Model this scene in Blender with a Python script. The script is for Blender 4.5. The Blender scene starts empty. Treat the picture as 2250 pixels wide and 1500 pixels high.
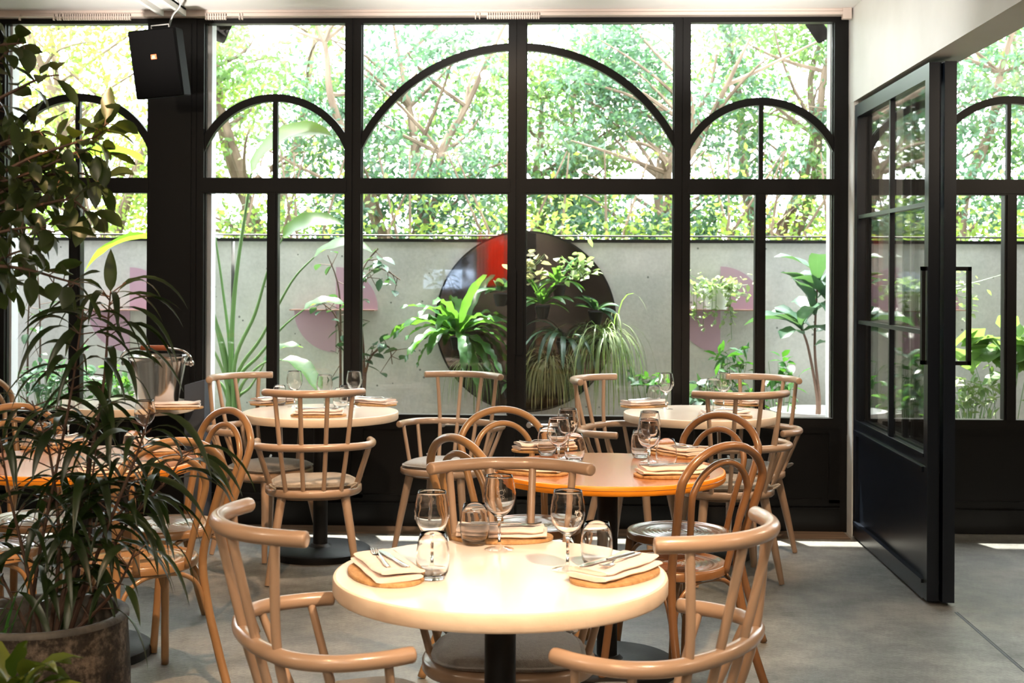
import bpy, math, random
from mathutils import Vector as V, Matrix, noise
R = math.radians; PI = math.pi
sc = bpy.context.scene
COL = sc.collection
# ------------------------------------------------------------------ camera
CAM_H = 1.47; FPX = 2900.0; YAW = math.atan(117 / 2900); ROLL = .005
cd = bpy.data.cameras.new('camera'); cam = bpy.data.objects.new('camera', cd); COL.objects.link(cam)
cd.sensor_width = 36; cd.lens = 36 * FPX / 2250; cd.shift_y = -147 / 2250
cd.clip_start = .05; cd.clip_end = 200
cam.matrix_world = Matrix.Translation((0, 0, CAM_H)) @ Matrix.Rotation(YAW, 4, 'Z') @ Matrix.Rotation(PI / 2, 4, 'X') @ Matrix.Rotation(ROLL, 4, 'Z')
cd.dof.use_dof = True; cd.dof.focus_distance = 4.6; cd.dof.aperture_fstop = 6.3
sc.camera = cam
# ------------------------------------------------------------------ world, sun, lights, exposure
w = bpy.data.worlds.new('sky'); sc.world = w; w.use_nodes = True
bg = w.node_tree.nodes['Background']; bg.inputs[0].default_value = (.90, .96, 1, 1); bg.inputs[1].default_value = 4.1
sd = bpy.data.lights.new('sun', 'SUN'); sd.energy = 8; sd.angle = R(.8); sd.color = (1, .95, .85)
sun = bpy.data.objects.new('sun', sd); COL.objects.link(sun)
sun.rotation_euler = V((-.15, .38, .92)).to_track_quat('Z', 'Y').to_euler()
def spot(name, loc, tgt, e, size, col=(1, .72, .49), blend=.5, rad=.035):
    d = bpy.data.lights.new(name, 'SPOT'); d.energy = e * .5; d.spot_size = R(size); d.spot_blend = blend
    d.color = col; d.shadow_soft_size = rad
    o = bpy.data.objects.new(name, d); COL.objects.link(o); o.location = loc
    o.rotation_euler = (V(loc) - V(tgt)).to_track_quat('Z', 'Y').to_euler()
    return o
def area(name, loc, tgt, e, sx, sy, col):
    d = bpy.data.lights.new(name, 'AREA'); d.energy = e; d.shape = 'RECTANGLE'; d.size = sx; d.size_y = sy; d.color = col
    o = bpy.data.objects.new(name, d); COL.objects.link(o); o.location = loc
    o.rotation_euler = (V(loc) - V(tgt)).to_track_quat('Z', 'Y').to_euler()
spot('spot_light', (.75, 1.7, 2.95), (-.15, 3.2, .75), 270, 30, blend=.8)
spot('spot_light', (-.9, 1.3, 2.95), (.1, 3.0, .6), 85, 52, col=(1, .60, .32))
spot('spot_light', (.6, 3.3, 2.95), (.18, 4.95, .75), 230, 34, col=(1, .66, .36))
spot('spot_light', (-.5, 5.2, 2.95), (-1.25, 6.85, .75), 150, 40)
spot('spot_light', (1.2, 5.2, 2.95), (.7, 6.97, .75), 150, 40)
spot('spot_light', (-.9, 3.4, 2.95), (-1.8, 5.0, .7), 190, 52, col=(1, .62, .34))
spot('spot_light', (-.5, 2.3, 2.92), (-1.10, 3.15, 1.77), 230, 15, col=(1, .64, .34))
spot('spot_light', (-.6, 5.6, 2.95), (-.2, 7.6, 2.2), 25, 36)
for bx, by in ((-3.2, 1.5), (-1.6, -1.2), (-.45, .2), (.9, -1.5), (3.4, 2.2), (3.6, 5.0)):
    ld = bpy.data.lights.new('pendant_bulb', 'POINT'); ld.energy = 16; ld.color = (1, .82, .62); ld.shadow_soft_size = .06
    lo = bpy.data.objects.new('pendant_bulb', ld); COL.objects.link(lo); lo.location = (bx, by, 2.55)
for ux in (-2.2, -.6, .9): spot('ceiling_fill', (ux, 5.9, 2.2), (ux, 7.05, 3.1), 130, 62, col=(1, .93, .86), blend=1)  # added unseen fills, aimed up to brighten the ceiling near the windows
spot('wall_fill', (-.3, 5.0, 2.9), (1.62, 6.3, 2.75), 60, 60, col=(1, .97, .92), blend=1)  # added fill to brighten the plaster wall above the folding door
spot('spot_light', (-1.0, -2.2, 2.9), (-1.05, -3.9, 1.7), 260, 60, col=(1, .8, .6))  # added lamp that brightens the red hanging for its mirror reflection
sc.view_settings.view_transform = 'Standard'; sc.view_settings.look = 'None'
sc.view_settings.gamma = 1; sc.view_settings.use_curve_mapping = False
sc.view_settings.exposure = 2.0
try:
    sc.cycles.max_bounces = 10; sc.cycles.transparent_max_bounces = 24; sc.cycles.glossy_bounces = 5; sc.cycles.sample_clamp_indirect = 6
    sc.cycles.caustics_reflective = False; sc.cycles.caustics_refractive = True
except Exception: pass

# ------------------------------------------------------------------ pixel -> place (used only to read positions off the photograph)
FW = V((-math.sin(YAW), math.cos(YAW), 0)); RT = V((math.cos(YAW), math.sin(YAW), 0)); UP = V((0, 0, 1))
def ray(px, py):
    x, y = px - 1125, py - 603; c, s = math.cos(ROLL), math.sin(ROLL)
    return FW * FPX + RT * (x * c + y * s) - UP * (-x * s + y * c)
def atY(px, py, Y):
    r = ray(px, py); return V((0, 0, CAM_H)) + r * (Y / r.y)
def atZ(px, py, z):
    r = ray(px, py); return V((0, 0, CAM_H)) + r * ((z - CAM_H) / r.z)

# ------------------------------------------------------------------ materials
def newmat(n):
    m = bpy.data.materials.new(n); m.use_nodes = True
    return m, m.node_tree.nodes, m.node_tree.links, m.node_tree.nodes['Principled BSDF']
def mat(n, col, rough=.5, metal=0, coat=0, c2=None, scale=8, detail=6, stretch=(1, 1, 1), bump=0, bscale=None, sheen=0, spec=.5, lo=.35, hi=.65, rvar=0):
    m, N, L, b = newmat(n)
    b.inputs['Base Color'].default_value = (*col, 1); b.inputs['Roughness'].default_value = rough
    b.inputs['Metallic'].default_value = metal; b.inputs['Coat Weight'].default_value = coat
    b.inputs['Coat Roughness'].default_value = .12
    b.inputs['Sheen Weight'].default_value = sheen; b.inputs['Specular IOR Level'].default_value = spec
    if c2 or bump or rvar:
        tc = N.new('ShaderNodeTexCoord'); mp = N.new('ShaderNodeMapping'); mp.inputs['Scale'].default_value = stretch
        L.new(tc.outputs['Object'], mp.inputs[0])
        nz = N.new('ShaderNodeTexNoise'); nz.inputs['Scale'].default_value = scale; nz.inputs['Detail'].default_value = detail
        L.new(mp.outputs[0], nz.inputs[0])
        if c2:
            cr = N.new('ShaderNodeValToRGB'); cr.color_ramp.elements[0].position = lo; cr.color_ramp.elements[1].position = hi
            cr.color_ramp.elements[0].color = (*col, 1); cr.color_ramp.elements[1].color = (*c2, 1)
            L.new(nz.outputs[0], cr.inputs[0]); L.new(cr.outputs[0], b.inputs['Base Color'])
        if rvar:
            mr = N.new('ShaderNodeMapRange'); mr.inputs[3].default_value = rough - rvar; mr.inputs[4].default_value = rough + rvar
            L.new(nz.outputs[0], mr.inputs[0]); L.new(mr.outputs[0], b.inputs['Roughness'])
        if bump:
            n2 = N.new('ShaderNodeTexNoise'); n2.inputs['Scale'].default_value = bscale or scale * 4; n2.inputs['Detail'].default_value = 6
            L.new(mp.outputs[0], n2.inputs[0])
            bp = N.new('ShaderNodeBump'); bp.inputs['Strength'].default_value = bump; bp.inputs['Distance'].default_value = .01
            L.new(n2.outputs[0], bp.inputs['Height']); L.new(bp.outputs[0], b.inputs['Normal'])
    return m
def leafmat(n, c1, c2, trans, tw=.45, rough=.4, scale=3, spec=.5):
    m, N, L, b = newmat(n)
    gi = N.new('ShaderNodeNewGeometry')
    cr = N.new('ShaderNodeValToRGB'); cr.color_ramp.elements[0].color = (*c1, 1); cr.color_ramp.elements[1].color = (*c2, 1)
    L.new(gi.outputs['Random Per Island'], cr.inputs[0]); L.new(cr.outputs[0], b.inputs['Base Color'])
    b.inputs['Roughness'].default_value = rough; b.inputs['Specular IOR Level'].default_value = spec
    t = N.new('ShaderNodeBsdfTranslucent'); t.inputs[0].default_value = (*trans, 1)
    mx = N.new('ShaderNodeMixShader'); mx.inputs[0].default_value = tw
    L.new(b.outputs[0], mx.inputs[1]); L.new(t.outputs[0], mx.inputs[2]); L.new(mx.outputs[0], N['Material Output'].inputs[0])
    return m
def glassmat(n, ior, tint, boost=0.0, rough=0.0):
    m, N, L, b = newmat(n); N.remove(b)
    f0 = ((ior - 1) / (ior + 1)) ** 2
    f = N.new('ShaderNodeLayerWeight'); f.inputs[0].default_value = .5                # Schlick reflectance, the same from either side
    pw = N.new('ShaderNodeMath'); pw.operation = 'POWER'; pw.inputs[1].default_value = 5 - boost; L.new(f.outputs['Facing'], pw.inputs[0])
    mu = N.new('ShaderNodeMath'); mu.operation = 'MULTIPLY_ADD'; mu.inputs[1].default_value = 1 - f0; mu.inputs[2].default_value = f0; mu.use_clamp = True; L.new(pw.outputs[0], mu.inputs[0])
    t = N.new('ShaderNodeBsdfTransparent'); t.inputs[0].default_value = (*tint, 1)
    g = N.new('ShaderNodeBsdfGlossy'); g.inputs['Roughness'].default_value = rough
    mx = N.new('ShaderNodeMixShader'); L.new(mu.outputs[0], mx.inputs[0]); L.new(t.outputs[0], mx.inputs[1]); L.new(g.outputs[0], mx.inputs[2])
    L.new(mx.outputs[0], N['Material Output'].inputs[0]); return m
def crystalmat():
    m, N, L, b = newmat('drinking_glass'); N.remove(b)
    g = N.new('ShaderNodeBsdfGlass'); g.inputs['IOR'].default_value = 1.46; g.inputs['Roughness'].default_value = 0; g.inputs['Color'].default_value = (1, .99, .98, 1)
    L.new(g.outputs[0], N['Material Output'].inputs[0]); return m
def concrete(n, dark, mid, light, rough, s1, s2, pits=0, bump=.15):
    m, N, L, b = newmat(n); tc = N.new('ShaderNodeTexCoord')
    def nz(sc, det, ro=.6):
        q = N.new('ShaderNodeTexNoise'); q.inputs['Scale'].default_value = sc; q.inputs['Detail'].default_value = det; q.inputs['Roughness'].default_value = ro; L.new(tc.outputs['Object'], q.inputs[0]); return q
    a, c = nz(s1, 10, .68), nz(s2, 5, .7)
    mx = N.new('ShaderNodeMath'); mx.operation = 'MULTIPLY_ADD'; mx.inputs[1].default_value = .32; L.new(c.outputs[0], mx.inputs[0]); 
    a2 = N.new('ShaderNodeMath'); a2.operation = 'MULTIPLY'; a2.inputs[1].default_value = .68; L.new(a.outputs[0], a2.inputs[0]); L.new(a2.outputs[0], mx.inputs[2])
    cr = N.new('ShaderNodeValToRGB'); e = cr.color_ramp.elements; e[0].position = .38; e[0].color = (*dark, 1); e[1].position = .62; e[1].color = (*light, 1)
    k = e.new(.5); k.color = (*mid, 1); L.new(mx.outputs[0], cr.inputs[0]); out = cr.outputs[0]
    if pits:
        v = N.new('ShaderNodeTexVoronoi'); v.inputs['Scale'].default_value = pits; L.new(tc.outputs['Object'], v.inputs[0])
        lt = N.new('ShaderNodeMath'); lt.operation = 'LESS_THAN'; lt.inputs[1].default_value = .07; L.new(v.outputs['Distance'], lt.inputs[0])
        mc = N.new('ShaderNodeMixRGB'); mc.inputs[2].default_value = (*[x * .45 for x in dark], 1); L.new(lt.outputs[0], mc.inputs[0]); L.new(out, mc.inputs[1]); out = mc.outputs[0]
    L.new(out, b.inputs['Base Color'])
    mr = N.new('ShaderNodeMapRange'); mr.inputs[1].default_value = .35; mr.inputs[2].default_value = .65; mr.inputs[3].default_value = rough + .14; mr.inputs[4].default_value = rough - .08; L.new(a.outputs[0], mr.inputs[0]); L.new(mr.outputs[0], b.inputs['Roughness'])
    bp = N.new('ShaderNodeBump'); bp.inputs['Strength'].default_value = bump; bp.inputs['Distance'].default_value = .01; L.new(c.outputs[0], bp.inputs['Height']); L.new(bp.outputs[0], b.inputs['Normal'])
    return m
MT = {}
MT['black'] = mat('black_steel', (.0042, .0038, .0035), .42, spec=.22, bump=.04, bscale=40, scale=5)
MT['blackpanel'] = mat('black_panel', (.0042, .0042, .0043), .28, spec=.3, bump=.03, bscale=8, scale=5)
MT['doorblack'] = mat('door_paint', (.005, .008, .014), .28, spec=.4)
MT['pane'] = glassmat('window_pane', 1.5, (.99, .995, .99))
MT['crystal'] = crystalmat(); MT['thin'] = glassmat('thin_glass_foot', 1.5, (.98, .97, .96), 2.6)
MT['plaster'] = mat('white_plaster', (.74, .74, .70), .55, c2=(.80, .80, .77), scale=2.5, bump=.25, bscale=5)
MT['ceil'] = mat('ceiling_paint', (.82, .81, .79), .8, c2=(.85, .84, .82), scale=.8)
MT['wall'] = mat('room_paint', (.10, .095, .09), .8, c2=(.13, .12, .11), scale=1)
MT['floor'] = concrete('polished_concrete', (.085, .087, .079), (.18, .18, .165), (.315, .31, .29), .36, 2.2, 70)
MT['conc'] = concrete('cast_concrete', (.48, .485, .485), (.59, .59, .59), (.69, .69, .69), .85, 1.6, 40, 9)
MT['oak'] = mat('pale_lacquered_beech', (.325, .215, .140), .30, c2=(.37, .25, .168), scale=5, stretch=(1, 1, .3), coat=.25)
MT['bent'] = mat('amber_bentwood', (.29, .155, .064), .28, c2=(.35, .195, .088), scale=7, stretch=(1, 1, .2), coat=.3)
MT['bentseat'] = mat('embossed_seat', (.34, .205, .10), .28, c2=(.38, .235, .12), scale=7, coat=.3)
MT['darkbent'] = mat('walnut_bentwood', (.18, .083, .034), .26, c2=(.225, .108, .046), scale=7, stretch=(1, 1, .2), coat=.35)
MT['darkseat'] = mat('walnut_embossed_seat', (.17, .075, .04), .24, coat=.35)
MT['stone'] = mat('cream_table_top', (.74, .65, .55), .22, c2=(.80, .71, .62), scale=3.2, detail=8, coat=.3, lo=.25, hi=.7)
MT['stoneedge'] = mat('cream_table_edge', (.72, .56, .41), .45, c2=(.77, .62, .47), scale=9, detail=9, bump=.15, bscale=22)
MT['cherry'] = mat('orange_table_top', (.38, .135, .042), .24, c2=(.46, .18, .06), scale=3, stretch=(1, 9, 1), detail=8, coat=.5)
MT['cherryedge'] = mat('orange_table_edge', (.80, .25, .010), .35, c2=(.88, .30, .014), scale=8, stretch=(1, 1, 5))
MT['iron'] = mat('cast_iron', (.006, .006, .006), .5, spec=.3, bump=.1, bscale=60, scale=9)
MT['cushion'] = mat('grey_linen', (.27, .255, .235), .95, c2=(.33, .315, .29), scale=90, bump=.4, bscale=260, sheen=.3)
MT['cushion2'] = mat('taupe_linen', (.34, .29, .23), .95, c2=(.40, .34, .27), scale=90, bump=.4, bscale=260, sheen=.3)
MT['napkin'] = mat('blush_linen', (.76, .61, .53), .9, c2=(.80, .66, .58), scale=60, bump=.15, bscale=200, sheen=.3)
MT['cork'] = mat('cork', (.36, .19, .07), .8, c2=(.50, .30, .125), scale=60, bump=.4, bscale=120)
MT['steel'] = mat('polished_steel', (.62, .60, .58), .16, metal=1)
MT['brushed'] = mat('brushed_steel', (.55, .54, .53), .3, metal=1)
MT['leather'] = mat('tan_leather', (.42, .10, .03), .5, bump=.2, bscale=60, scale=9)
MT['mirror'] = mat('smoked_mirror', (.20, .19, .19), .04, metal=1)
MT['lilac'] = mat('lilac_paint', (.50, .33, .44), .5)
MT['lilacshelf'] = mat('rusty_shelf', (.42, .25, .24), .6, c2=(.36, .2, .15), scale=14)
MT['whitepot'] = mat('white_ceramic', (.85, .86, .86), .35)
MT['pot'] = concrete('weathered_stoneware', (.007, .0045, .003), (.032, .021, .013), (.21, .155, .11), .8, 11, 85, 0, .8)
MT['potrim'] = mat('stoneware_rim', (.05, .045, .038), .7, c2=(.13, .11, .09), scale=18, bump=.4, bscale=60)
MT['soil'] = mat('soil', (.018, .012, .008), .95, bump=1, bscale=50, scale=20)
MT['bark'] = mat('bark', (.10, .068, .045), .9, c2=(.20, .145, .10), scale=12, stretch=(1, 1, .2), bump=.5, bscale=30)
MT['stem'] = mat('brown_stem', (.085, .045, .028), .7)
MT['greenstem'] = mat('green_stem', (.10, .20, .06), .45)
MT['plastic'] = mat('white_track', (.60, .50, .44), .5)
MT['speaker'] = mat('speaker_black', (.0016, .0014, .0014), .75, spec=.06)
MT['orange'] = mat('badge_orange', (.65, .14, .04), .5)
MT['cream'] = mat('badge_cream', (.75, .6, .5), .5)
MT['boxgrey'] = mat('slate_box', (.055, .065, .085), .6)
MT['red'] = mat('red_cloth', (.75, .05, .02), .7)
MT['etch'] = mat('frosted_etching', (.80, .76, .70), .6)
MT['threshold'] = mat('worn_timber_threshold', (.10, .065, .04), .6, c2=(.22, .15, .10), scale=6, stretch=(.3, 3, 1), bump=.2)
MT['vanpaint'] = mat('pale_van_paint', (.35, .45, .62), .3)
MT['jamb'] = mat('white_render', (.70, .72, .75), .6)
MT['ground'] = mat('garden_ground', (.12, .10, .08), .95, c2=(.2, .17, .13), scale=6, bump=.5)
# foliage
MT['l_tree1'] = leafmat('leaf_mid_green', (.055, .110, .040), (.135, .215, .085), (.17, .32, .07), .45, .3)
MT['l_tree2'] = leafmat('leaf_lime', (.08, .14, .03), (.20, .28, .065), (.28, .42, .06), .45, .35)
MT['l_tree3'] = leafmat('leaf_blue_green', (.040, .090, .060), (.105, .19, .13), (.10, .23, .09), .4, .25)
MT['l_dark'] = leafmat('leaf_dark_glossy', (.009, .018, .005), (.020, .036, .009), (.05, .09, .01), .2, .34)
MT['l_fig'] = leafmat('leaf_olive', (.014, .024, .007), (.036, .052, .015), (.10, .15, .015), .22, .38)
MT['l_big'] = leafmat('leaf_banana', (.035, .09, .04), (.055, .125, .05), (.19, .36, .02), .5, .35)
MT['l_fern'] = leafmat('leaf_fern', (.025, .09, .03), (.06, .17, .045), (.12, .30, .03), .35, .3)
MT['l_fiddle'] = leafmat('leaf_fiddle', (.028, .072, .048), (.055, .125, .075), (.07, .16, .04), .3, .35)
MT['l_pale'] = leafmat('leaf_pale', (.20, .29, .12), (.34, .43, .22), (.25, .38, .10), .4, .5)
MT['l_pink'] = leafmat('leaf_pinkish', (.30, .22, .15), (.30, .34, .18), (.3, .3, .12), .4, .5)
MT['l_grass'] = leafmat('leaf_grass', (.11, .19, .07), (.24, .30, .13), (.2, .34, .07), .35, .5)
MT['l_straw'] = leafmat('leaf_straw', (.17, .19, .07), (.32, .29, .15), (.22, .26, .08), .35, .6)
MT['l_varieg'] = leafmat('leaf_variegated', (.02, .06, .008), (.20, .22, .03), (.12, .20, .02), .25, .22, spec=.8)
MT['l_round'] = leafmat('leaf_round_light', (.07, .15, .05), (.14, .26, .09), (.2, .34, .07), .4, .4)
MT['l_zz'] = leafmat('leaf_zz', (.02, .08, .02), (.045, .14, .035), (.07, .22, .02), .3, .25)

# ------------------------------------------------------------------ mesh builder
class MB:
    def __init__(s): s.v = []; s.f = []; s.m = []; s.mi = 0
    def quad(s, *idx): s.f.append(idx); s.m.append(s.mi)
    def add(s, vs, fs):
        o = len(s.v); s.v += [V(p) for p in vs]
        for f in fs: s.f.append(tuple(o + i for i in f)); s.m.append(s.mi)
        return o
    def box(s, a, b, M=None):
        (x0, y0, z0), (x1, y1, z1) = a, b
        vs = [V((x, y, z)) for x in (x0, x1) for y in (y0, y1) for z in (z0, z1)]
        if M: vs = [M @ p for p in vs]
        return s.add(vs, [(0, 1, 3, 2), (4, 6, 7, 5), (0, 4, 5, 1), (2, 3, 7, 6), (0, 2, 6, 4), (1, 5, 7, 3)])
    def bar(s, p, q, wd, dp, up=(0, 1, 0)):
        p, q = V(p), V(q); d = q - p; u = V(up); sx = d.cross(u).normalized(); u = sx.cross(d).normalized()
        vs = [e + sx * wd / 2 * a + u * dp / 2 * b for e in (p, q) for a, b in ((-1, -1), (1, -1), (1, 1), (-1, 1))]
        s.add(vs, [(0, 1, 2, 3), (7, 6, 5, 4), (0, 4, 5, 1), (1, 5, 6, 2), (2, 6, 7, 3), (3, 7, 4, 0)])
    def tube(s, pts, r, n=10, cap=True, rnd=False, flat=None, closed=False):
        pts = [V(p) for p in pts]; k = len(pts)
        if not hasattr(r, '__len__'): r = [r] * k
        r = list(r)
        if rnd and not closed:
            d0 = (pts[0] - pts[1]).normalized(); d1 = (pts[-1] - pts[-2]).normalized(); a, b = r[0], r[-1]; q = rnd
            pts = [pts[0] + d0 * q, pts[0] + d0 * q * .7, ] + pts + [pts[-1] + d1 * q * .7, pts[-1] + d1 * q]
            r = [a * .72, a * .92] + r + [b * .92, b * .72]; k = len(pts)
        T = []
        for i in range(k):
            if closed: t = pts[(i + 1) % k] - pts[i - 1]
            else: t = pts[min(i + 1, k - 1)] - pts[max(i - 1, 0)]
            T.append(t.normalized() if t.length > 1e-9 else V((0, 0, 1)))
        ref = V((0, 0, 1)) if abs(T[0].z) < .9 else V((1, 0, 0))
        nrm = (ref - T[0] * ref.dot(T[0])).normalized(); o = len(s.v)
        for i in range(k):
            nrm = (nrm - T[i] * nrm.dot(T[i])).normalized(); bn = T[i].cross(nrm)
            for j in range(n):
                a = 2 * PI * j / n; fx, fy = (1, 1) if not flat else flat
                s.v.append(pts[i] + (nrm * math.cos(a) * fx + bn * math.sin(a) * fy) * r[i])
        for i in range(k if closed else k - 1):
            i2 = (i + 1) % k
            for j in range(n):
                j2 = (j + 1) % n; s.quad(o + i * n + j, o + i * n + j2, o + i2 * n + j2, o + i2 * n + j)
        if cap and not closed:
            s.quad(*[o + j for j in reversed(range(n))]); s.quad(*[o + (k - 1) * n + j for j in range(n)])
    def lathe(s, prof, n=32, c=(0, 0, 0), sx=1, sy=1, cap0=False, cap1=False):
        o = len(s.v); c = V(c)
        for (r, z) in prof:
            for j in range(n):
                a = 2 * PI * j / n; s.v.append(c + V((r * math.cos(a) * sx, r * math.sin(a) * sy, z)))
        for i in range(len(prof) - 1):
            for j in range(n):
                j2 = (j + 1) % n; s.quad(o + i * n + j, o + i * n + j2, o + (i + 1) * n + j2, o + (i + 1) * n + j)
        if cap0: s.quad(*[o + j for j in reversed(range(n))])
        if cap1: s.quad(*[o + (len(prof) - 1) * n + j for j in range(n)])
    def prism(s, outline, z0, z1, bev=0):
        n = len(outline); o = len(s.v)
        lay = [(0, z0), (0, z1)] if not bev else [(bev, z0), (0, z0 + bev), (0, z1 - bev), (bev, z1)]
        cx = sum(p[0] for p in outline) / n; cy = sum(p[1] for p in outline) / n
        for (b, z) in lay:
            for (x, y) in outline:
                d = math.hypot(x - cx, y - cy) or 1; k = 1 - b / d; s.v.append(V((cx + (x - cx) * k, cy + (y - cy) * k, z)))
        for i in range(len(lay) - 1):
            for j in range(n):
                j2 = (j + 1) % n; s.quad(o + i * n + j, o + i * n + j2, o + (i + 1) * n + j2, o + (i + 1) * n + j)
        s.quad(*[o + j for j in reversed(range(n))]); s.quad(*[o + (len(lay) - 1) * n + j for j in range(n)])
    def leaf(s, base, d, L, W, droop=.5, fold=.25, n=6, prof=None, roll=0, ruf=0, rk=5, twist=0, tip=1.0):
        """a two-sided blade of 2 x n quads with a folded midrib, bending under its weight"""
        d = V(d).normalized(); up = V((0, 0, 1)); p = V(base); o = len(s.v); sd = d.cross(up)
        if sd.length < .05: sd = V((1, 0, 0))
        sd = sd.normalized(); sd = Matrix.Rotation(roll, 3, d) @ sd
        prof = prof or (lambda t: math.sin(PI * min(1, t ** .8)) ** .8)
        st = L / n
        for i in range(n + 1):
            t = i / n; wv = W / 2 * prof(t) if 0 < t < 1 else (W * .03 if t == 0 else W * .01)
            nn = sd.cross(d).normalized(); rr = ruf * math.sin(t * rk * PI * 2) * (1 if 0 < t < 1 else 0)
            s.v += [p - sd * wv + nn * (wv * fold + rr), p.copy(), p + sd * wv + nn * (wv * fold - rr)]
            d = (d - up * (droop * st / L)).normalized(); sd = (sd - d * sd.dot(d)).normalized()
            if twist: sd = Matrix.Rotation(twist / n, 3, d) @ sd
            p = p + d * st
        for i in range(n):
            a = o + 3 * i; s.quad(a, a + 1, a + 4, a + 3); s.quad(a + 1, a + 2, a + 5, a + 4)
    def done(s, name, m, parent=None, smooth=40, loc=None):
        me = bpy.data.meshes.new(name); me.from_pydata([tuple(p) for p in s.v], [], s.f)
        ms = m if isinstance(m, (list, tuple)) else [m]
        for q in ms: me.materials.append(MT[q] if isinstance(q, str) else q)
        if len(ms) > 1: me.polygons.foreach_set('material_index', s.m)
        if smooth:
            me.polygons.foreach_set('use_smooth', [True] * len(me.polygons))
            if smooth < 180: me.set_sharp_from_angle(angle=R(smooth))
        me.update()
        o = bpy.data.objects.new(name, me); COL.objects.link(o)
        if parent: o.parent = parent
        if loc: o.location = loc
        return o
def tag(o, label=None, cat=None, group=None, kind=None):
    if label: o['label'] = label
    if cat: o['category'] = cat
    if group: o['group'] = group
    if kind: o['kind'] = kind
    return o
def empty(name, loc=(0, 0, 0), rz=0, label=None, cat=None, group=None, kind=None):
    o = bpy.data.objects.new(name, None); COL.objects.link(o); o.empty_display_size = .1
    o.location = loc; o.rotation_euler = (0, 0, rz); return tag(o, label, cat, group, kind)
def struct(o): o['kind'] = 'structure'; return o
def copy_tree(o, parent=None):
    c = o.copy(); COL.objects.link(c); c.parent = parent
    for ch in KIDS(o): copy_tree(ch, c)
    return c
def KIDS(o): return [x for x in COL.objects if x.parent == o]
used = set()
def place(proto, loc, rz, label, cat=None, group=None, mats=None):
    if proto.name in used: o = copy_tree(proto)
    else: used.add(proto.name); o = proto
    o.location = loc; o.rotation_euler = (0, 0, rz); o['label'] = label
    if cat: o['category'] = cat
    if group: o['group'] = group
    return o
def arc3(a, b, c, n=12):
    """points of a quadratic curve through a, b (middle), c"""
    a, b, c = V(a), V(b), V(c); q = b * 2 - (a + c) / 2
    return [a * (1 - t) ** 2 + q * 2 * t * (1 - t) + c * t * t for t in [i / n for i in range(n + 1)]]
def spline(P, n=8):
    P = [V(p) for p in P]; out = []
    for i in range(len(P) - 1):
        p0 = P[max(i - 1, 0)]; p1 = P[i]; p2 = P[i + 1]; p3 = P[min(i + 2, len(P) - 1)]
        for k in range(n):
            t = k / n
            out.append(.5 * ((2 * p1) + (p2 - p0) * t + (2 * p0 - 5 * p1 + 4 * p2 - p3) * t * t + (3 * p1 - p0 - 3 * p2 + p3) * t ** 3))
    out.append(P[-1]); return out

# ================================================================== SETTING
YF = 7.65; ZC = 2.988
TOPZ, TRU, TRL, SILL = 2.930, 2.028, 1.938, .653
m = MB(); m.box((-6, -4, -.12), (8, YF + .12, 0)); struct(m.done('floor', 'floor', smooth=0))
m = MB(); m.box((-6, -4, ZC), (8, YF + .10, ZC + .25)); m.box((-6, YF + .10, 3.10), (8, 8.53, 3.25)); struct(m.done('ceiling', 'ceil', smooth=0))  # second slab: unseen canopy added to cut the sun patch on the floor
m = MB(); m.box((-6.1, -4, 0), (-6, YF + .2, ZC)); struct(m.done('wall_left', 'wall', smooth=0))
m = MB(); m.box((7.9, -4, 0), (8, YF + .2, ZC)); struct(m.done('wall_right', 'wall', smooth=0))
m = MB()
for a, b in (((-6, -4.1, 0), (-2.1, -4, ZC)), ((-1.52, -4.1, 0), (8, -4, ZC)), ((-2.1, -4.1, 0), (-1.52, -4, 1.25)), ((-2.1, -4.1, 1.85), (-1.52, -4, ZC))): m.box(a, b)
struct(m.done('wall_back', 'wall', smooth=0))
# joint in the slab, running on from the folding door
m = MB(); m.box((1.712, .5, -.001), (1.720, 5.86, .0012)); m.box((1.724, .5, -.001), (1.727, 5.86, .0016)); struct(m.done('trim_6', 'boxgrey', smooth=0))

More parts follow.
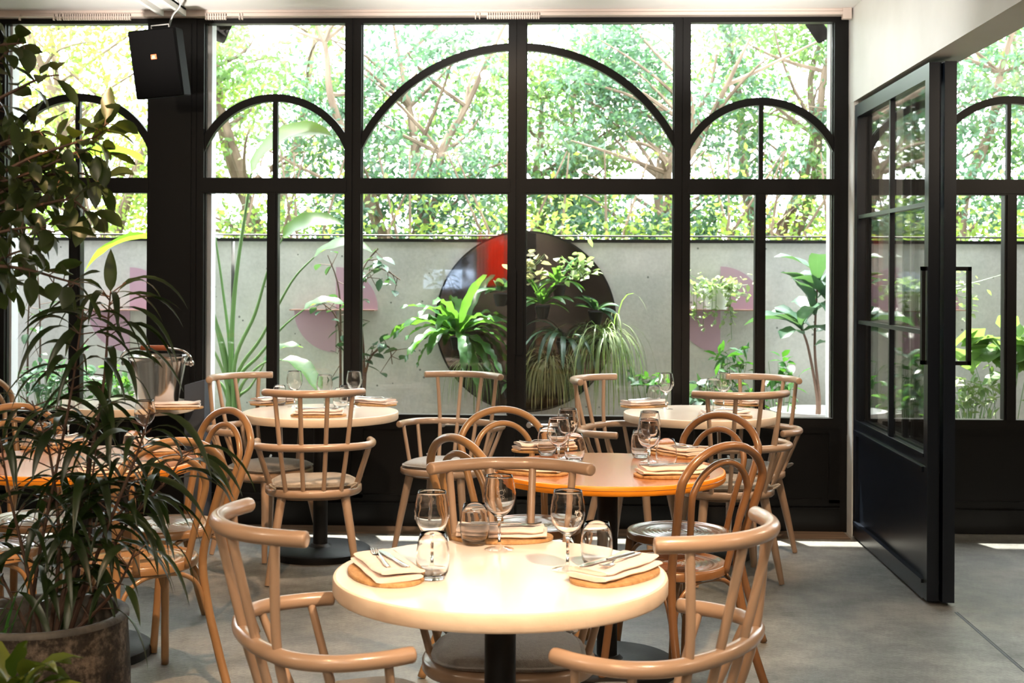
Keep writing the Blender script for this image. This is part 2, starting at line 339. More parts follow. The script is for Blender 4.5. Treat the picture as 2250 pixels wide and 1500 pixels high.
def bay(nm, x0, x1, mull=None, arch=None, um=None, reveal=()):
    """one glazed bay: outline of the opening x0..x1 (glass), with transom, lower mullion, arch bars, panels"""
    root = struct(empty(nm, ((x0 + x1) / 2, YF, 0)))
    cx = (x0 + x1) / 2
    def X(x): return x - cx
    y0, y1 = 0.0, .07
    fw = .042
    m = MB()                                              # sash frame with inner step
    for a, b in (((x0 - fw, y0, SILL - .05), (x0, y1, TOPZ + fw)), ((x1, y0, SILL - .05), (x1 + fw, y1, TOPZ + fw)),
                 ((x0, y0, TOPZ), (x1, y1, TOPZ + fw)), ((x0, y0, TRL), (x1, y1, TRU)), ((x0, y0, SILL - .05), (x1, y1, SILL))):
        m.box((X(a[0]), a[1], a[2]), (X(b[0]), b[1], b[2]))
    t = .012                                              # glazing beads
    for za, zb in ((TRU, TOPZ), (SILL, TRL)):
        m.box((X(x0), .03, za), (X(x0) + .006, .06, zb)); m.box((X(x1) - .006, .03, za), (X(x1), .06, zb))
    for za, zb in ((TRL + .008, TRU - .008),): m.box((X(x0) - .01, -.006, za), (X(x1) + .01, 0, zb))
    m.done('window_frame', 'black', root, 0)
    if mull:
        m = MB(); m.box((X(mull[0]), .0, SILL), (X(mull[1]), .065, TRL)); m.box((X(mull[0]) + .012, -.01, SILL), (X(mull[1]) - .012, 0, TRL)); m.done('mullion', 'black', root, 0)
    if um:
        m = MB(); m.box((X(um[0]), .02, TRU), (X(um[1]), .055, arch[2] + arch[1] - .02)); m.done('mullion', 'black', root, 0)
    if arch:
        acx, ro, zc_, ri = arch; m = MB(); n = 60; pts = []
        for i in range(n + 1):
            a = PI * i / n; xo, zo = acx + ro * math.cos(a), zc_ + ro * math.sin(a); xi, zi = acx + ri * math.cos(a), zc_ + ri * math.sin(a)
            pts.append((xo, zo, xi, zi))
        def cl(x): return min(max(x, x0 - .005), x1 + .005)
        def onr(x, r): return zc_ + math.sqrt(max(r * r - (x - acx) ** 2, 0))
        xs = [x0 + (x1 - x0) * i / n for i in range(n + 1)]; o = len(m.v)
        for x in xs:
            zo = onr(x, ro) if abs(x - acx) < ro else zc_; zi = onr(x, ri) if abs(x - acx) < ri else zc_
            if abs(x - acx) >= ri: zi = max(TRU, zc_)
            zo = max(zo, zi + .004); zi = max(zi, TRU)
            for (yy, zz) in ((.015, zo), (.06, zo), (.06, zi), (.015, zi)): m.v.append(V((X(x), yy, zz)))
        for i in range(n):
            for j in range(4): m.quad(o + 4 * i + j, o + 4 * i + (j + 1) % 4, o + 4 * i + 4 + (j + 1) % 4, o + 4 * i + 4 + j)
        m.quad(o, o + 1, o + 2, o + 3); m.quad(o + 4 * n + 3, o + 4 * n + 2, o + 4 * n + 1, o + 4 * n)
        m.done('arch_bar', 'black', root, 30)
    for za, zb in ((TRU, TOPZ), (SILL, TRL)):
        m = MB(); m.box((X(x0), .038, za), (X(x1), .044, zb)); m.done('glass', 'pane', root, 0)
    m = MB()                                              # black panel below
    m.box((X(x0) - fw, .012, 0), (X(x1) + fw, .06, SILL - .05))
    m.box((X(x0) - fw, 0, .165), (X(x0) + .02, .012, SILL - .05)); m.box((X(x1) - .02, 0, .165), (X(x1) + fw, .012, SILL - .05))
    m.box((X(x0) + .02, 0, SILL - .085), (X(x1) - .02, .012, SILL - .05)); m.box((X(x0) - fw, 0, .150), (X(x1) + fw, .012, .185))
    m.box((X(x0) - fw, -.012, .004), (X(x1) + fw, .012, .132)); m.box((X(x0) - fw, -.016, .132), (X(x1) + fw, .012, .139))
    m.done('lower_panel', 'blackpanel', root, 0)
    m = MB(); m.box((X(x0) - fw, -.004, SILL - .052), (X(x1) + fw, .03, SILL - .044)); m.done('sill_trim', 'brushed', root, 0) if 0 else None
    return root
s = 1
bay('window_1', -3.304, -2.454, (-2.918, -2.850), (-2.877, .500, 2.024, .455), (-2.890, -2.863))
bay('window_2', -2.120, -1.289, (-1.744, -1.680), (-1.703, .484, 2.036, .440), (-1.717, -1.688))
d1 = bay('door_1', -1.193, -.332, None, (-.282, 1.049, 1.767, 1.006))
d2 = bay('door_2', -.232, .624, None, (-.282, 1.049, 1.767, 1.006))
bay('window_3', .716, 1.540, (1.092, 1.152), (1.126, .492, 2.006, .448), (1.113, 1.139))
bay('window_4', 2.118, 2.950, (2.508, 2.577), (2.545, .492, 2.015, .448), (2.526, 2.549))
for a, b, nm in ((3.07, 3.9, 'window_5'),): bay(nm, a, b, ((a + b) / 2 - .03, (a + b) / 2 + .03), ((a + b) / 2, .49, 2.015, .446), ((a + b) / 2 - .013, (a + b) / 2 + .013))
bay('window_6', -4.45, -3.62, (-4.07, -4.0), (-4.035, .49, 2.02, .446), (-4.048, -4.022))
# door furniture of the garden doors
for dr, xc in ((d1, -.300), (d2, -.262)):
    m = MB(); x = xc - dr.location.x; m.box((x - .016, -.032, 1.005), (x + .016, -.004, 1.50)); m.done('handle', 'black', dr, 0)
for dr, xa, xb in ((d1, -.700, -.350), (d2, -.205, .0)):
    a = xa - dr.location.x; b = xb - dr.location.x; m = MB()
    m.tube([(a, -.05, .603), (b, -.05, .603)], .008, 12)
    for q in (a, b): m.tube([(q, .0, .603), (q, -.062, .603)], .015, 14)
    m.done('pull_bar', 'brushed', dr)
# posts, beam and column between the bays
m = MB()
for xa, xb in ((-3.55, -3.346), (-1.247, -1.235), (.666, .674), (-.290, -.274)): m.box((xa, YF + .012, 0), (xb, YF + .07, TOPZ + .05))
m.box((1.582, YF, 0), (1.62, YF + .07, TOPZ + .05)); m.box((2.0, YF, 0), (2.076, YF + .07, TOPZ + .05)); m.box((2.99, YF, 0), (3.03, YF + .07, TOPZ + .05)); m.box((-6, YF, 0), (-4.49, YF + .1, ZC)); m.box((3.94, YF, 0), (8, YF + .1, ZC))
struct(m.done('trim_1', 'black', smooth=0))
m = MB(); m.box((-6, YF + .002, TOPZ + .042), (8, YF + .10, ZC)); m.box((-6, YF + .07, TOPZ + .042), (8, YF + .10, 3.10)); struct(m.done('trim_2', 'black', smooth=0))
m = MB(); m.box((-2.412, YF - .01, 0), (-2.162, YF + .12, ZC)); m.box((-2.38, YF - .018, .14), (-2.19, YF - .01, ZC - .06)); struct(m.done('wall_front', 'black', smooth=0))
# white rendered reveals outside the panes
m = MB()
for xa, xb in ((-2.150, -2.092), (1.530, 1.59), (-3.345, -3.290), (2.07, 2.11)): m.box((xa, YF + .075, .3), (xb, YF + .17, 3.03))
m.box((1.59, YF + .075, 0), (2.07, YF + .17, 3.03)); m.box((-2.43, YF + .13, 0), (-2.15, YF + .17, 3.03))
struct(m.done('wall_outer', 'jamb', smooth=0))
m = MB(); m.box((-6, YF + .072, .55), (8, YF + .13, SILL - .022)); struct(m.done('trim_3', 'black', smooth=0))
m = MB(); m.box((-6, 7.44, 0), (1.60, YF - .012, .005)); struct(m.done('trim_7', 'threshold', smooth=0))
# plastered wall above the folding door, white jamb in the corner
m = MB(); m.box((1.62, -3.9, 2.455), (1.80, YF, ZC)); m.box((1.622, 7.52, 0), (1.648, YF, 2.455)); m.box((1.648, 7.56, 0), (1.80, YF, 2.455)); struct(m.done('wall_partition', 'plaster', smooth=0))

# folding glazed door, standing open along the partition line
def foldleaf(nm, x0, x1, y0, y1, full):
    r = struct(empty(nm, ((x0 + x1) / 2, (y0 + y1) / 2, 0))); hx = (x1 - x0) / 2; hy = (y1 - y0) / 2
    zt = 2.43; zr = .60
    m = MB()
    m.box((-hx, -hy, .018), (hx, -hy + .065, zt)); m.box((-hx, hy - .065, .012), (hx, hy, zt))
    m.box((-hx, -hy + .065, zt - .07), (hx, hy - .065, zt)); m.box((-hx, -hy + .065, zr), (hx, hy - .065, zr + .06)); m.box((-hx, -hy + .065, .012), (hx, hy - .065, .10))
    m.box((-hx - .012, -hy + .05, zr - .012), (-hx, hy - .05, zr + .012)); m.box((-hx - .012, -hy + .05, .088), (-hx, hy - .05, .104))
    m.box((-hx - .006, -hy + .055, zr + .055), (-hx, hy - .055, zr + .07))
    m.done('door_frame', 'doorblack', r, 0)
    m = MB(); m.box((-hx + .016, -hy + .065, .10), (hx - .016, hy - .065, zr)); m.done('door_panel', 'doorblack', r, 0)
    m = MB(); m.box((-.003, -hy + .065, zr + .06), (.003, hy - .065, zt - .07)); m.done('glass', 'pane', r, 0)
    m = MB(); m.box((-.016, -.011, zr + .06), (.016, .011, zt - .07))
    for z in (1.215, 1.80): m.box((-.018, -hy + .065, z - .010), (.018, hy - .065, z + .010))
    m.done('glazing_bar', 'doorblack', r, 0)
    return r
fl = foldleaf('door_3', 1.624, 1.677, 5.98, 7.50, True)
f2 = foldleaf('door_4', 1.685, 1.738, 5.95, 7.47, True)
def pull(r, sx, x0, out=.075):
    m = MB(); y = -.74
    xx = x0; xo = x0 + sx * out
    m.box((min(xo, xo - sx * .016), y, 1.075), (max(xo, xo - sx * .016), y + .03, 1.515))
    for z in (1.075, 1.497): m.box((min(xx, xo), y, z), (max(xx, xo), y + .03, z + .018))
    m.done('pull_handle', 'black', r, 0)
pull(f2, 1, .0265); pull(fl, -1, -.0265, .022)

# curtain track with gliders
tr = tag(empty('curtain_track', (0, YF - .09, 0)), 'long white curtain track fixed along the top of the garden windows', 'curtain track')
m = MB(); m.box((-5.9, -.02, 2.960), (1.60, .088, 2.987)); m.box((-5.9, -.03, 2.950), (1.60, -.012, 2.968)); m.done('track', 'plastic', tr, 0)
m = MB(); m.box((1.56, -.035, 2.925), (1.61, .0, 2.987)); m.done('end_bracket', 'plastic', tr, 0)
def gl(px0, px1):
    m = MB()
    a = atY(px0, 35, YF - .11).x; b = atY(px1, 35, YF - .11).x; n = max(1, int((b - a) / .013))
    for i in range(n): m.box((a + (b - a) * i / n, -.034, 2.930), (a + (b - a) * (i + .62) / n, -.014, 2.966))
    m.box((a, -.03, 2.945), (b, -.016, 2.965)); m.done('glider_stack', 'plastic', tr, 0)
for a, b in ((43, 46), (118, 122), (126, 137), (140, 289), (452, 499), (526, 529), (532, 535), (1044, 1047), (1053, 1056), (1070, 1187)): gl(a, b)
# ceiling channel for the speaker
m = MB()
p = atZ(378, 24, 2.97)
M = Matrix.Translation((p.x, 0, 0))
m.box((-.075, 4.2, 2.945), (-.055, 7.50, 2.988), M); m.box((.055, 4.2, 2.945), (.075, 7.50, 2.988), M); m.box((-.075, 4.2, 2.976), (.075, 7.5, 2.988), M)
struct(m.done('trim_4', 'ceil', smooth=0))
# loudspeaker
sp = tag(empty('loudspeaker', atY(358, 140, 7.20)), 'black wall loudspeaker hanging tilted in front of the dark column', 'loudspeaker')
sp.rotation_euler = (R(8), R(-5.0), R(-5))
m = MB(); ol = []
for sxx, syy, rr in ((-.128, -.11, .012), (.128, -.11, .012), (.098, .09, .03), (-.098, .09, .03)): ol.append((sxx, syy))
m.prism([(-.136, -.10), (-.128, -.112), (.128, -.112), (.136, -.10), (.10, .10), (.085, .11), (-.085, .11), (-.10, .10)], -.185, .185, .006); m.done('cabinet', 'speaker', sp, 30)
m = MB(); m.box((-.127, -.120, -.177), (.127, -.108, .177)); m.done('grille', 'speaker', sp, 0)
m = MB(); m.box((-.016, -.1215, .022), (.016, -.119, .048)); bd = m.done('badge', 'orange', sp, 0)
def strokes(mb, polys, f, wd):
    for P in polys:
        for a, b in zip(P, P[1:]):
            a3, n3 = f(*a); b3, _ = f(*b); d = b3 - a3
            if d.length < 1e-7: continue
            sx = d.cross(n3).normalized() * wd / 2; e = d.normalized() * wd * .35
            mb.add([a3 - e - sx, a3 - e + sx, b3 + e + sx, b3 + e - sx], [(0, 1, 2, 3)])
GLY = {'J': [[(.0, .3), (.1, .05), (.35, 0), (.55, .15), (.6, .3), (.6, 1)]], 'B': [[(0, 0), (0, 1), (.45, 1), (.6, .8), (.45, .53), (0, .53)], [(.45, .53), (.65, .28), (.45, 0), (0, 0)]], 'L': [[(0, 1), (0, 0), (.55, 0)]]}
m = MB()
for i, ch in enumerate('JBL'):
    strokes(m, [[(-.0125 + i * .0085 + x * .0095, .026 + z * .0145) for x, z in P] for P in GLY[ch]], lambda x, z: (V((x, -.1222, z)), V((0, 1, 0))), .002)
m.done('lettering', 'cream', bd, 0)
m = MB(); m.tube([(-.05, .03, .185), (-.05, .03, .21), (.05, .03, .21), (.05, .03, .185)], .006, 8); m.done('bracket', 'brushed', sp)
cp = sp.location
m = MB(); m.tube(spline([(cp.x + .02, cp.y + .03, cp.z + .19), (cp.x + .05, cp.y, cp.z + .26), (cp.x + .10, cp.y - .02, cp.z + .32), (cp.x + .07, cp.y - .03, cp.z + .37), (cp.x + .03, cp.y - .02, cp.z + .36), (cp.x + .03, cp.y - .02, 2.98)], 6), .006, 8)
tag(m.done('speaker_cable', 'brushed'), 'short looped cable hanging from ceiling channel to loudspeaker', 'cable')
# slate box by the column
m = MB(); p = atY(434, 870, 7.42); m.box((p.x - .052, 7.34, 0), (p.x + .062, 7.50, .84)); m.v[-1] += V((0, 0, .03)); m.v[-3] += V((0, 0, .03))
tag(m.done('narrow_cabinet', 'boxgrey', smooth=0), 'narrow slate grey cabinet standing against the dark column', 'cabinet')

# ================================================================== COURTYARD
YW = 9.0
m = MB(); m.box((-14, YF + .12, -.1), (14, 30, 0)); struct(m.done('floor_courtyard', 'ground', smooth=0))
m = MB(); xg = atY(507, 700, YW).x; xg2 = atY(515, 700, YW).x
m.box((-12, YW, 0), (xg, YW + .2, 1.69)); m.box((xg2, YW, 0), (12, YW + .2, 1.69)); m.box((xg - .01, YW + .12, 0), (xg2 + .01, YW + .2, 1.5))
struct(m.done('wall_courtyard', 'conc', smooth=0))
m = MB(); m.box((-12, YW - .01, 1.69), (12, YW + .06, 1.712)); m.tube([(-12, YW + .04, 1.735), (12, YW + .04, 1.735)], .006, 6)
struct(m.done('trim_5', 'iron', smooth=0))
m = MB(); m.box((-14, YW + .2, .9), (14, 30, 1.3)); struct(m.done('ground_bank', 'ground', smooth=0))
# black round mirror
c = atY(1155, 706, YW - .02); mr = tag(empty('round_mirror', (c.x, YW - .02, c.z)), 'large round smoked black mirror mounted on the concrete courtyard wall', 'mirror')
m = MB(); n = 96
m.lathe([(0.0, .012), (.605, .012)], n); o = m.done('mirror_glass', 'mirror', mr); o.rotation_euler = (R(90), 0, 0)
m = MB(); m.lathe([(.605, -.01), (.617, -.01), (.617, .016), (.605, .016), (.605, .012)], n); o = m.done('rim', 'iron', mr); o.rotation_euler = (R(90), 0, 0)
# lilac shelves
def qdisc(m, cx, cz, r, a0, y0, y1):
    P = [(0, 0)] + [(r * math.cos(R(a0 + 90 * i / 24)), r * math.sin(R(a0 + 90 * i / 24))) for i in range(25)]
    o = len(m.v); k = len(P)
    for y in (y0, y1):
        for x, z in P: m.v.append(V((cx + x, y, cz + z)))
    for j in range(k):
        j2 = (j + 1) % k; m.quad(o + j, o + j2, o + k + j2, o + k + j)
    m.quad(*[o + j for j in reversed(range(k))]); m.quad(*[o + k + j for j in range(k)])
for px, lab in ((285, 'behind the dark column at the left'), (738, 'left of the mirror, dry leaves on top'), (1583, 'right of the mirror, carrying a white trailing pot'), (2012, 'seen past the folding door, carrying a leafy pot')):
    c = atY(px, 680, YW - .01); r = .288
    sh = tag(empty('lilac_shelf', (c.x, YW - .012, c.z)), 'lilac metal shelf of two quarter discs ' + lab, 'shelf')
    m = MB(); qdisc(m, 0, -.004, r, 180, 0, .008); m.done('lower_quarter_disc', 'lilac', sh, 30)
    m = MB(); qdisc(m, 0, .004, r, 0, 0, .008); m.done('upper_quarter_disc', 'lilac', sh, 30)
    m = MB(); m.box((-r, -.16, -.004), (r, .008, .004)); m.done('shelf_board', 'lilacshelf', sh, 0)
# outdoor spotlights under the added canopy
for px, rot, lab in ((487, -28, 'small black outdoor spotlight at the top left, behind the pane'), (1798, 38, 'small black outdoor spotlight at the top right, behind the pane')):
    c = atY(px, 66, 7.95); t = tag(empty('outdoor_spotlight', c), lab, 'spotlight'); t.rotation_euler = (R(12), R(-rot) , 0); t.scale = (1.35, 1.35, 1.35)
    m = MB(); m.lathe([(0, -.05), (.030, -.05), (.034, -.045), (.034, .05), (.028, .058), (0, .058)], 20); m.done('lamp_body', 'speaker', t)
    m = MB(); m.tube([(0, 0, .05), (0, 0, .16)], .006, 8); m.done('arm', 'iron', t)

# ---- trees beyond the wall
def tree(loc, h, cr, nl, lm, seed, label, ls=.072, low=1.3):
    rnd = random.Random(seed); t = tag(empty('garden_tree', loc), label, 'tree', None)
    m = MB(); ends = []
    for b in range(3):
        a = rnd.uniform(0, 2 * PI); P = [V((0, 0, 0))]
        for k in range(6): P.append(P[-1] + V((math.cos(a) * .12 + rnd.uniform(-.12, .12), math.sin(a) * .1 + rnd.uniform(-.1, .1), h / 6.5)))
        m.tube(spline(P, 3), [.065 - .055 * i / 18 for i in range(19)], 7)
        for k in range(9):
            q = P[rnd.randint(1, 5)]; a2 = rnd.uniform(0, 2 * PI); L = rnd.uniform(.4, cr * 1.0)
            e = q + V((math.cos(a2) * L, math.sin(a2) * L * .7, L * rnd.uniform(.2, .9))); md = (q + e) / 2 + V((rnd.uniform(-.1, .1), 0, rnd.uniform(-.05, .1)))
            m.tube(arc3(q, md, e, 5), [.022, .018, .015, .012, .009, .005], 5); ends += [md, e, (md + e) / 2]
    m.done('trunk', 'bark', t)
    m = MB(); off = rnd.uniform(0, 50)
    cl = []
    for k in range(int(nl * 1.7 / 28)):
        for tr_ in range(20):
            z = rnd.uniform(low, h * 1.12); fr = max(.25, 1 - abs(z / h - .55) * .8); a = rnd.uniform(0, 2 * PI); rr = cr * fr * math.sqrt(rnd.random())
            q = V((math.cos(a) * rr, math.sin(a) * rr * .7, z))
            if noise.noise((q + V(loc)) * 1.5 + V((off * 0, 0, 0))) > -.02 - (.10 if rnd.random() < .3 else 0): break
        cl.append(q)
    for q in cl:
        ax = V((rnd.gauss(0, 1), rnd.gauss(0, .8), rnd.gauss(-.1, .5))).normalized()
        for i in range(28):
            u = rnd.uniform(-1, 1); base = q + ax * u * .26 + V((rnd.gauss(0, .06), rnd.gauss(0, .06), rnd.gauss(0, .05)))
            d = V((rnd.gauss(0, .8), rnd.gauss(0, .8), rnd.gauss(-.5, .6))).normalized(); L = ls * rnd.uniform(.65, 1.25); wd = L * .24
            sd = d.cross(V((rnd.gauss(0, 1), rnd.gauss(0, 1), rnd.gauss(0, 1)))).normalized(); nn = sd.cross(d)
            m.add([base, base + d * L * .45 + sd * wd + nn * wd * .3, base + d * L - nn * L * .08, base + d * L * .45 - sd * wd + nn * wd * .3], [(0, 1, 2), (0, 2, 3)])
    m.done('foliage', lm, t, 0)
TREES = [(-3.9, 10.9, 4.2, 1.25, 5200, 'l_tree2', 'lime green tree behind the wall beyond the left window'),
         (-2.55, 11.4, 4.4, 1.2, 4800, 'l_tree1', 'mid green tree behind the wall, left of the column'),
         (-1.3, 10.8, 3.9, 1.05, 4400, 'l_tree3', 'blue green tree behind the wall beyond the banana leaf'),
         (-.35, 11.6, 3.6, 1.1, 5200, 'l_tree1', 'mid green tree behind the wall beyond the left garden door'),
         (.75, 11.0, 3.5, 1.1, 5200, 'l_tree3', 'blue green tree behind the wall beyond the right garden door'),
         (1.75, 11.5, 4.4, 1.05, 4600, 'l_tree1', 'mid green tree behind the wall beyond the small right arch'),
         (3.1, 11.0, 4.3, 1.1, 4600, 'l_tree3', 'blue green tree behind the wall seen past the folding door'),
         (4.3, 11.4, 4.3, 1.2, 4000, 'l_tree1', 'mid green tree behind the wall at the far right')]
for i, (x, y, h, cr, nl, lm, lab) in enumerate(TREES): tree((x, y, .6 if 0 else 1.25), h - 1.25, cr, nl, lm, 11 + i, lab, low=.25)
# low hedge shrubs along the wall top (lime and yellow leaves)
for i, (x, wd) in enumerate(((-3.3, .8), (-2.1, .75), (-1.0, .8), (.1, .8), (1.15, .8), (2.2, .8), (3.3, .9))):
    rnd = random.Random(80 + i); t = tag(empty('hedge_shrub', (x, 9.9, 1.3)), 'lime leafed shrub just behind the courtyard wall, ' + ['far left', 'behind the column', 'left of the mirror', 'above the mirror', 'right of the mirror', 'by the folding door', 'far right'][i], 'shrub')
    m = MB()
    for k in range(5):
        a = V((rnd.uniform(-wd * .6, wd * .6), rnd.uniform(-.1, .2), 0)); m.tube([a, a + V((rnd.uniform(-.15, .15), 0, .5)), a + V((rnd.uniform(-.3, .3), 0, 1.1))], [.016, .012, .006], 5)
    m.done('stems', 'bark', t)
    m = MB()
    for k in range(2600):
        q = V((rnd.gauss(0, wd * .48), rnd.gauss(.1, .22), abs(rnd.gauss(0, .36))))
        if noise.noise(q * 3 + V((i * 9, 0, 0))) < -.12: continue
        d = V((rnd.gauss(0, .8), rnd.gauss(0, .8), rnd.gauss(-.2, .6))).normalized(); L = rnd.uniform(.04, .075); sd = d.cross(V((rnd.gauss(0, 1), rnd.gauss(0, 1), rnd.gauss(0, 1)))).normalized()
        m.add([q, q + d * L * .45 + sd * L * .27, q + d * L, q + d * L * .45 - sd * L * .27], [(0, 1, 2), (0, 2, 3)])
    m.done('foliage', 'l_tree2', t, 0)

# ================================================================== COURTYARD PLANTS
def P3(px, py, Y): return atY(px, py, Y)
broad = lambda t: math.sin(PI * min(1, t ** .75)) ** .6
def stempts(pts, Y0, Y1, root):
    n = len(pts); return [P3(x, y, Y0 + (Y1 - Y0) * i / max(1, n - 1)) - root for i, (x, y) in enumerate(pts)]
# bird of paradise
def paradise(loc_px, Y, label, stems, seed, potz=.34):
    rt = P3(loc_px[0], loc_px[1], Y); rt.z = 0; t = tag(empty('bird_of_paradise', rt), label, 'plant', None)
    rnd = random.Random(seed); m = MB()
    m.lathe([(.20, 0), (.26, .42), (.24, .42), (.20, .1)], 28, cap0=True); m.done('planter', 'iron', t)
    m = MB(); m.lathe([(0, .38), (.24, .38)], 24); m.done('soil', 'soil', t)
    ms = MB(); ml = MB()
    for (pts, L, W, droop, roll, r0, *dd) in stems:
        Y1 = Y + rnd.uniform(-.22, .1)
        P = spline([V((rnd.uniform(-.06, .06), rnd.uniform(-.05, .05), .38))] + stempts(pts, (Y * 2 + Y1) / 3, Y1, rt), 6)
        ms.tube(P, [r0 * (1 - .72 * i / (len(P) - 1)) for i in range(len(P))], 8)
        if L:
            d = V(dd[0]) if dd else (P[-1] - P[-3]).normalized(); ml.leaf(P[-1], d, L, W, droop, .28, 12, broad, roll, ruf=.006, rk=3)
    ms.done('stems', 'greenstem', t); ml.done('leaves', 'l_big', t, 60)
paradise((505, 880), 8.45, 'tall bird of paradise plant outside the second window, long arching leaf stalks', [
    ([(508, 760), (520, 600), (545, 430), (552, 380)], .66, .21, 1.75, .75, .020, (.45, -.1, .9)),
    ([(505, 780), (490, 640), (470, 500), (458, 430)], .0, .1, 1, 0, .013),
    ([(515, 800), (560, 690), (590, 590), (622, 520)], .40, .16, 1.2, .7, .016, (.7, 0, .7)),
    ([(520, 830), (575, 740), (640, 620), (690, 565)], .42, .14, 1.3, .5, .015),
    ([(520, 840), (570, 780), (620, 720), (668, 680)], .30, .13, 1.2, .3, .015),
    ([(525, 860), (575, 800), (620, 790)], .38, .15, 1.6, .2, .014),
    ([(500, 800), (480, 720), (462, 680)], .3, .1, 1.2, .3, .016),
    ([(500, 850), (475, 780), (450, 740)], .3, .12, 1.6, .3, .016),
    ([(500, 820), (440, 600), (380, 540)], .62, .17, 1.7, .2, .015),
    ([(498, 820), (420, 500), (360, 400), (320, 360)], .60, .17, 1.8, .3, .016),
    ([(495, 860), (470, 830), (448, 800)], .2, .1, 1.2, .3, .014),
    ([(520, 880), (550, 850), (580, 800)], .3, .12, 1.6, .3, .015)], 3)
def woody(name, px, py, Y, stems, nl, L, W, lm, label, seed, cat='plant', top=None, prof=None, droop=.5, spread=.06):
    rt = P3(px, py, Y); rt.z = 0; t = tag(empty(name, rt), label, cat); rnd = random.Random(seed); ms = MB(); ml = MB(); tot = 0
    for pts in stems:
        P = spline([V((rnd.uniform(-.03, .03), 0, 0))] + stempts(pts, Y, Y + rnd.uniform(-.1, .08), rt), 5)
        ms.tube(P, [.011 - .008 * i / (len(P) - 1) for i in range(len(P))], 6)
        for k in range(nl):
            i = int((.35 + .65 * rnd.random()) * (len(P) - 1)); q = P[i] + V((rnd.gauss(0, spread), rnd.gauss(0, spread * .6), rnd.gauss(0, spread)))
            d = V((rnd.gauss(0, 1), rnd.gauss(-.4, .6), rnd.gauss(.1, .6))); ml.leaf(q, d, L * rnd.uniform(.6, 1.2), W * rnd.uniform(.7, 1.1), droop, .2, 4, prof, rnd.uniform(-.6, .6))
            if spread > .03: ms.tube([P[i], q], [.003, .002], 4)
    ms.done('stems', 'stem', t); ml.done('leaves', lm, t, 60)
woody('climbing_shrub', 805, 900, 8.8, [[(800, 860), (790, 700), (795, 600), (830, 545)], [(800, 800), (790, 640), (830, 590), (880, 615)], [(803, 820), (850, 760), (862, 800)]], 16, .10, .055, 'l_fiddle', 'sprawling green climbing shrub left of the round mirror', 5)
woody('climbing_shrub', 745, 900, 8.75, [[(748, 800), (740, 700), (700, 660)], [(748, 800), (745, 640), (720, 560)]], 9, .09, .05, 'l_fiddle', 'thin climbing shrub beside the lilac shelf left of the mirror', 6)
woody('sapling', 60, 900, 8.7, [[(60, 860), (62, 700), (70, 600)], [(85, 860), (88, 700), (80, 560)]], 6, .09, .05, 'l_fiddle', 'slender sapling seen through the leftmost window', 7)
def clump(name, px, py, Y, n, L, W, lm, label, seed, droop=1.2, spr=1, z0=.0, ruf=0, prof=None, up=(.2, 1.1), stems=0, ns=9, grow=None):
    """rosette of strap leaves hung or planted at a point"""
    rt = P3(px, py, Y); t = tag(empty(name, rt), label, 'plant'); rnd = random.Random(seed); m = MB()
    for k in range(n):
        a = 2 * PI * k / n + rnd.uniform(-.25, .25); e = rnd.uniform(*up)
        d = V((math.cos(a) * math.cos(e) * spr, -abs(math.sin(a)) * math.cos(e) * .9 + .1, math.sin(e)))
        m.leaf(V((math.cos(a) * .015, math.sin(a) * .01 - .01, 0)), d, L * rnd.uniform(.75, 1.15), W * rnd.uniform(.8, 1.15), droop * rnd.uniform(.7, 1.3), .3, ns, prof, rnd.uniform(-.25, .25), ruf=ruf, rk=4, twist=rnd.uniform(-.6, .6))
    m.done('fronds', lm, t, 60)
    m = MB(); m.lathe([(.03, -.10), (.05, -.02), (.045, -.015), (0, -.02)], 16, cap0=True); m.done('wall_pot', 'iron', t)
    return t
strap = lambda t: min(1, t * 5) * (1 - t ** 5) ** .8
clump('birds_nest_fern', 1005, 735, 8.72, 24, .47, .068, 'l_fern', 'large ruffled green fern hung on the left of the round mirror', 21, 2.0, 1, ruf=.012, prof=strap, up=(-.1, 1.25), ns=14)
clump('birds_nest_fern', 1192, 668, 8.78, 15, .24, .035, 'l_fern', 'bright green strap fern at the middle of the round mirror', 22, 1.4, prof=strap, up=(.1, 1.3))
clump('birds_nest_fern', 1228, 620, 8.8, 11, .20, .035, 'l_fern', 'small green fern in the upper right of the mirror', 23, 1.3, prof=strap, up=(.1, 1.3))
clump('strap_plant', 1238, 745, 8.75, 14, .38, .030, 'l_fiddle', 'dark green strap plant arching over the lower mirror', 24, 2.9, prof=strap, up=(.4, 1.3))
clump('orchid', 1100, 640, 8.8, 8, .17, .06, 'l_fiddle', 'dark broad leafed plant high on the left half of the mirror', 25, .9, up=(.2, 1.3))
clump('orchid', 1310, 680, 8.8, 8, .17, .065, 'l_fiddle', 'broad leafed plant at the right edge of the mirror', 26, .8, up=(-.2, 1.0))
clump('agave', 1120, 840, 8.75, 9, .14, .03, 'l_fern', 'small spiky plant low on the mirror by the door stile', 27, .5, up=(-.2, 1.2))
def hanging(name, px, py, Y, n, L, lm, label, seed, wd=.05, th=.006):
    rt = P3(px, py, Y); t = tag(empty(name, rt), label, 'plant'); rnd = random.Random(seed); m = MB()
    for k in range(n):
        a = rnd.uniform(0, 2 * PI); e = rnd.uniform(.5, 1.45); d = V((math.cos(a) * math.cos(e), math.sin(a) * math.cos(e) * .6 - .1, math.sin(e)))
        m.leaf(V((rnd.gauss(0, wd * .5), rnd.gauss(0, wd * .3), 0)), d, L * rnd.uniform(.55, 1.1), th * rnd.uniform(.7, 1.4), rnd.uniform(4.5, 7.5), .1, 9, strap)
    m.done('blades', lm, t, 60)
    m = MB(); m.lathe([(.03, -.08), (.05, 0), (0, 0)], 14, cap0=True); m.done('wall_pot', 'iron', t)
hanging('hanging_grass', 1208, 800, 8.7, 150, .42, 'l_straw', 'straw coloured beard grass hanging below the mirror centre', 31)
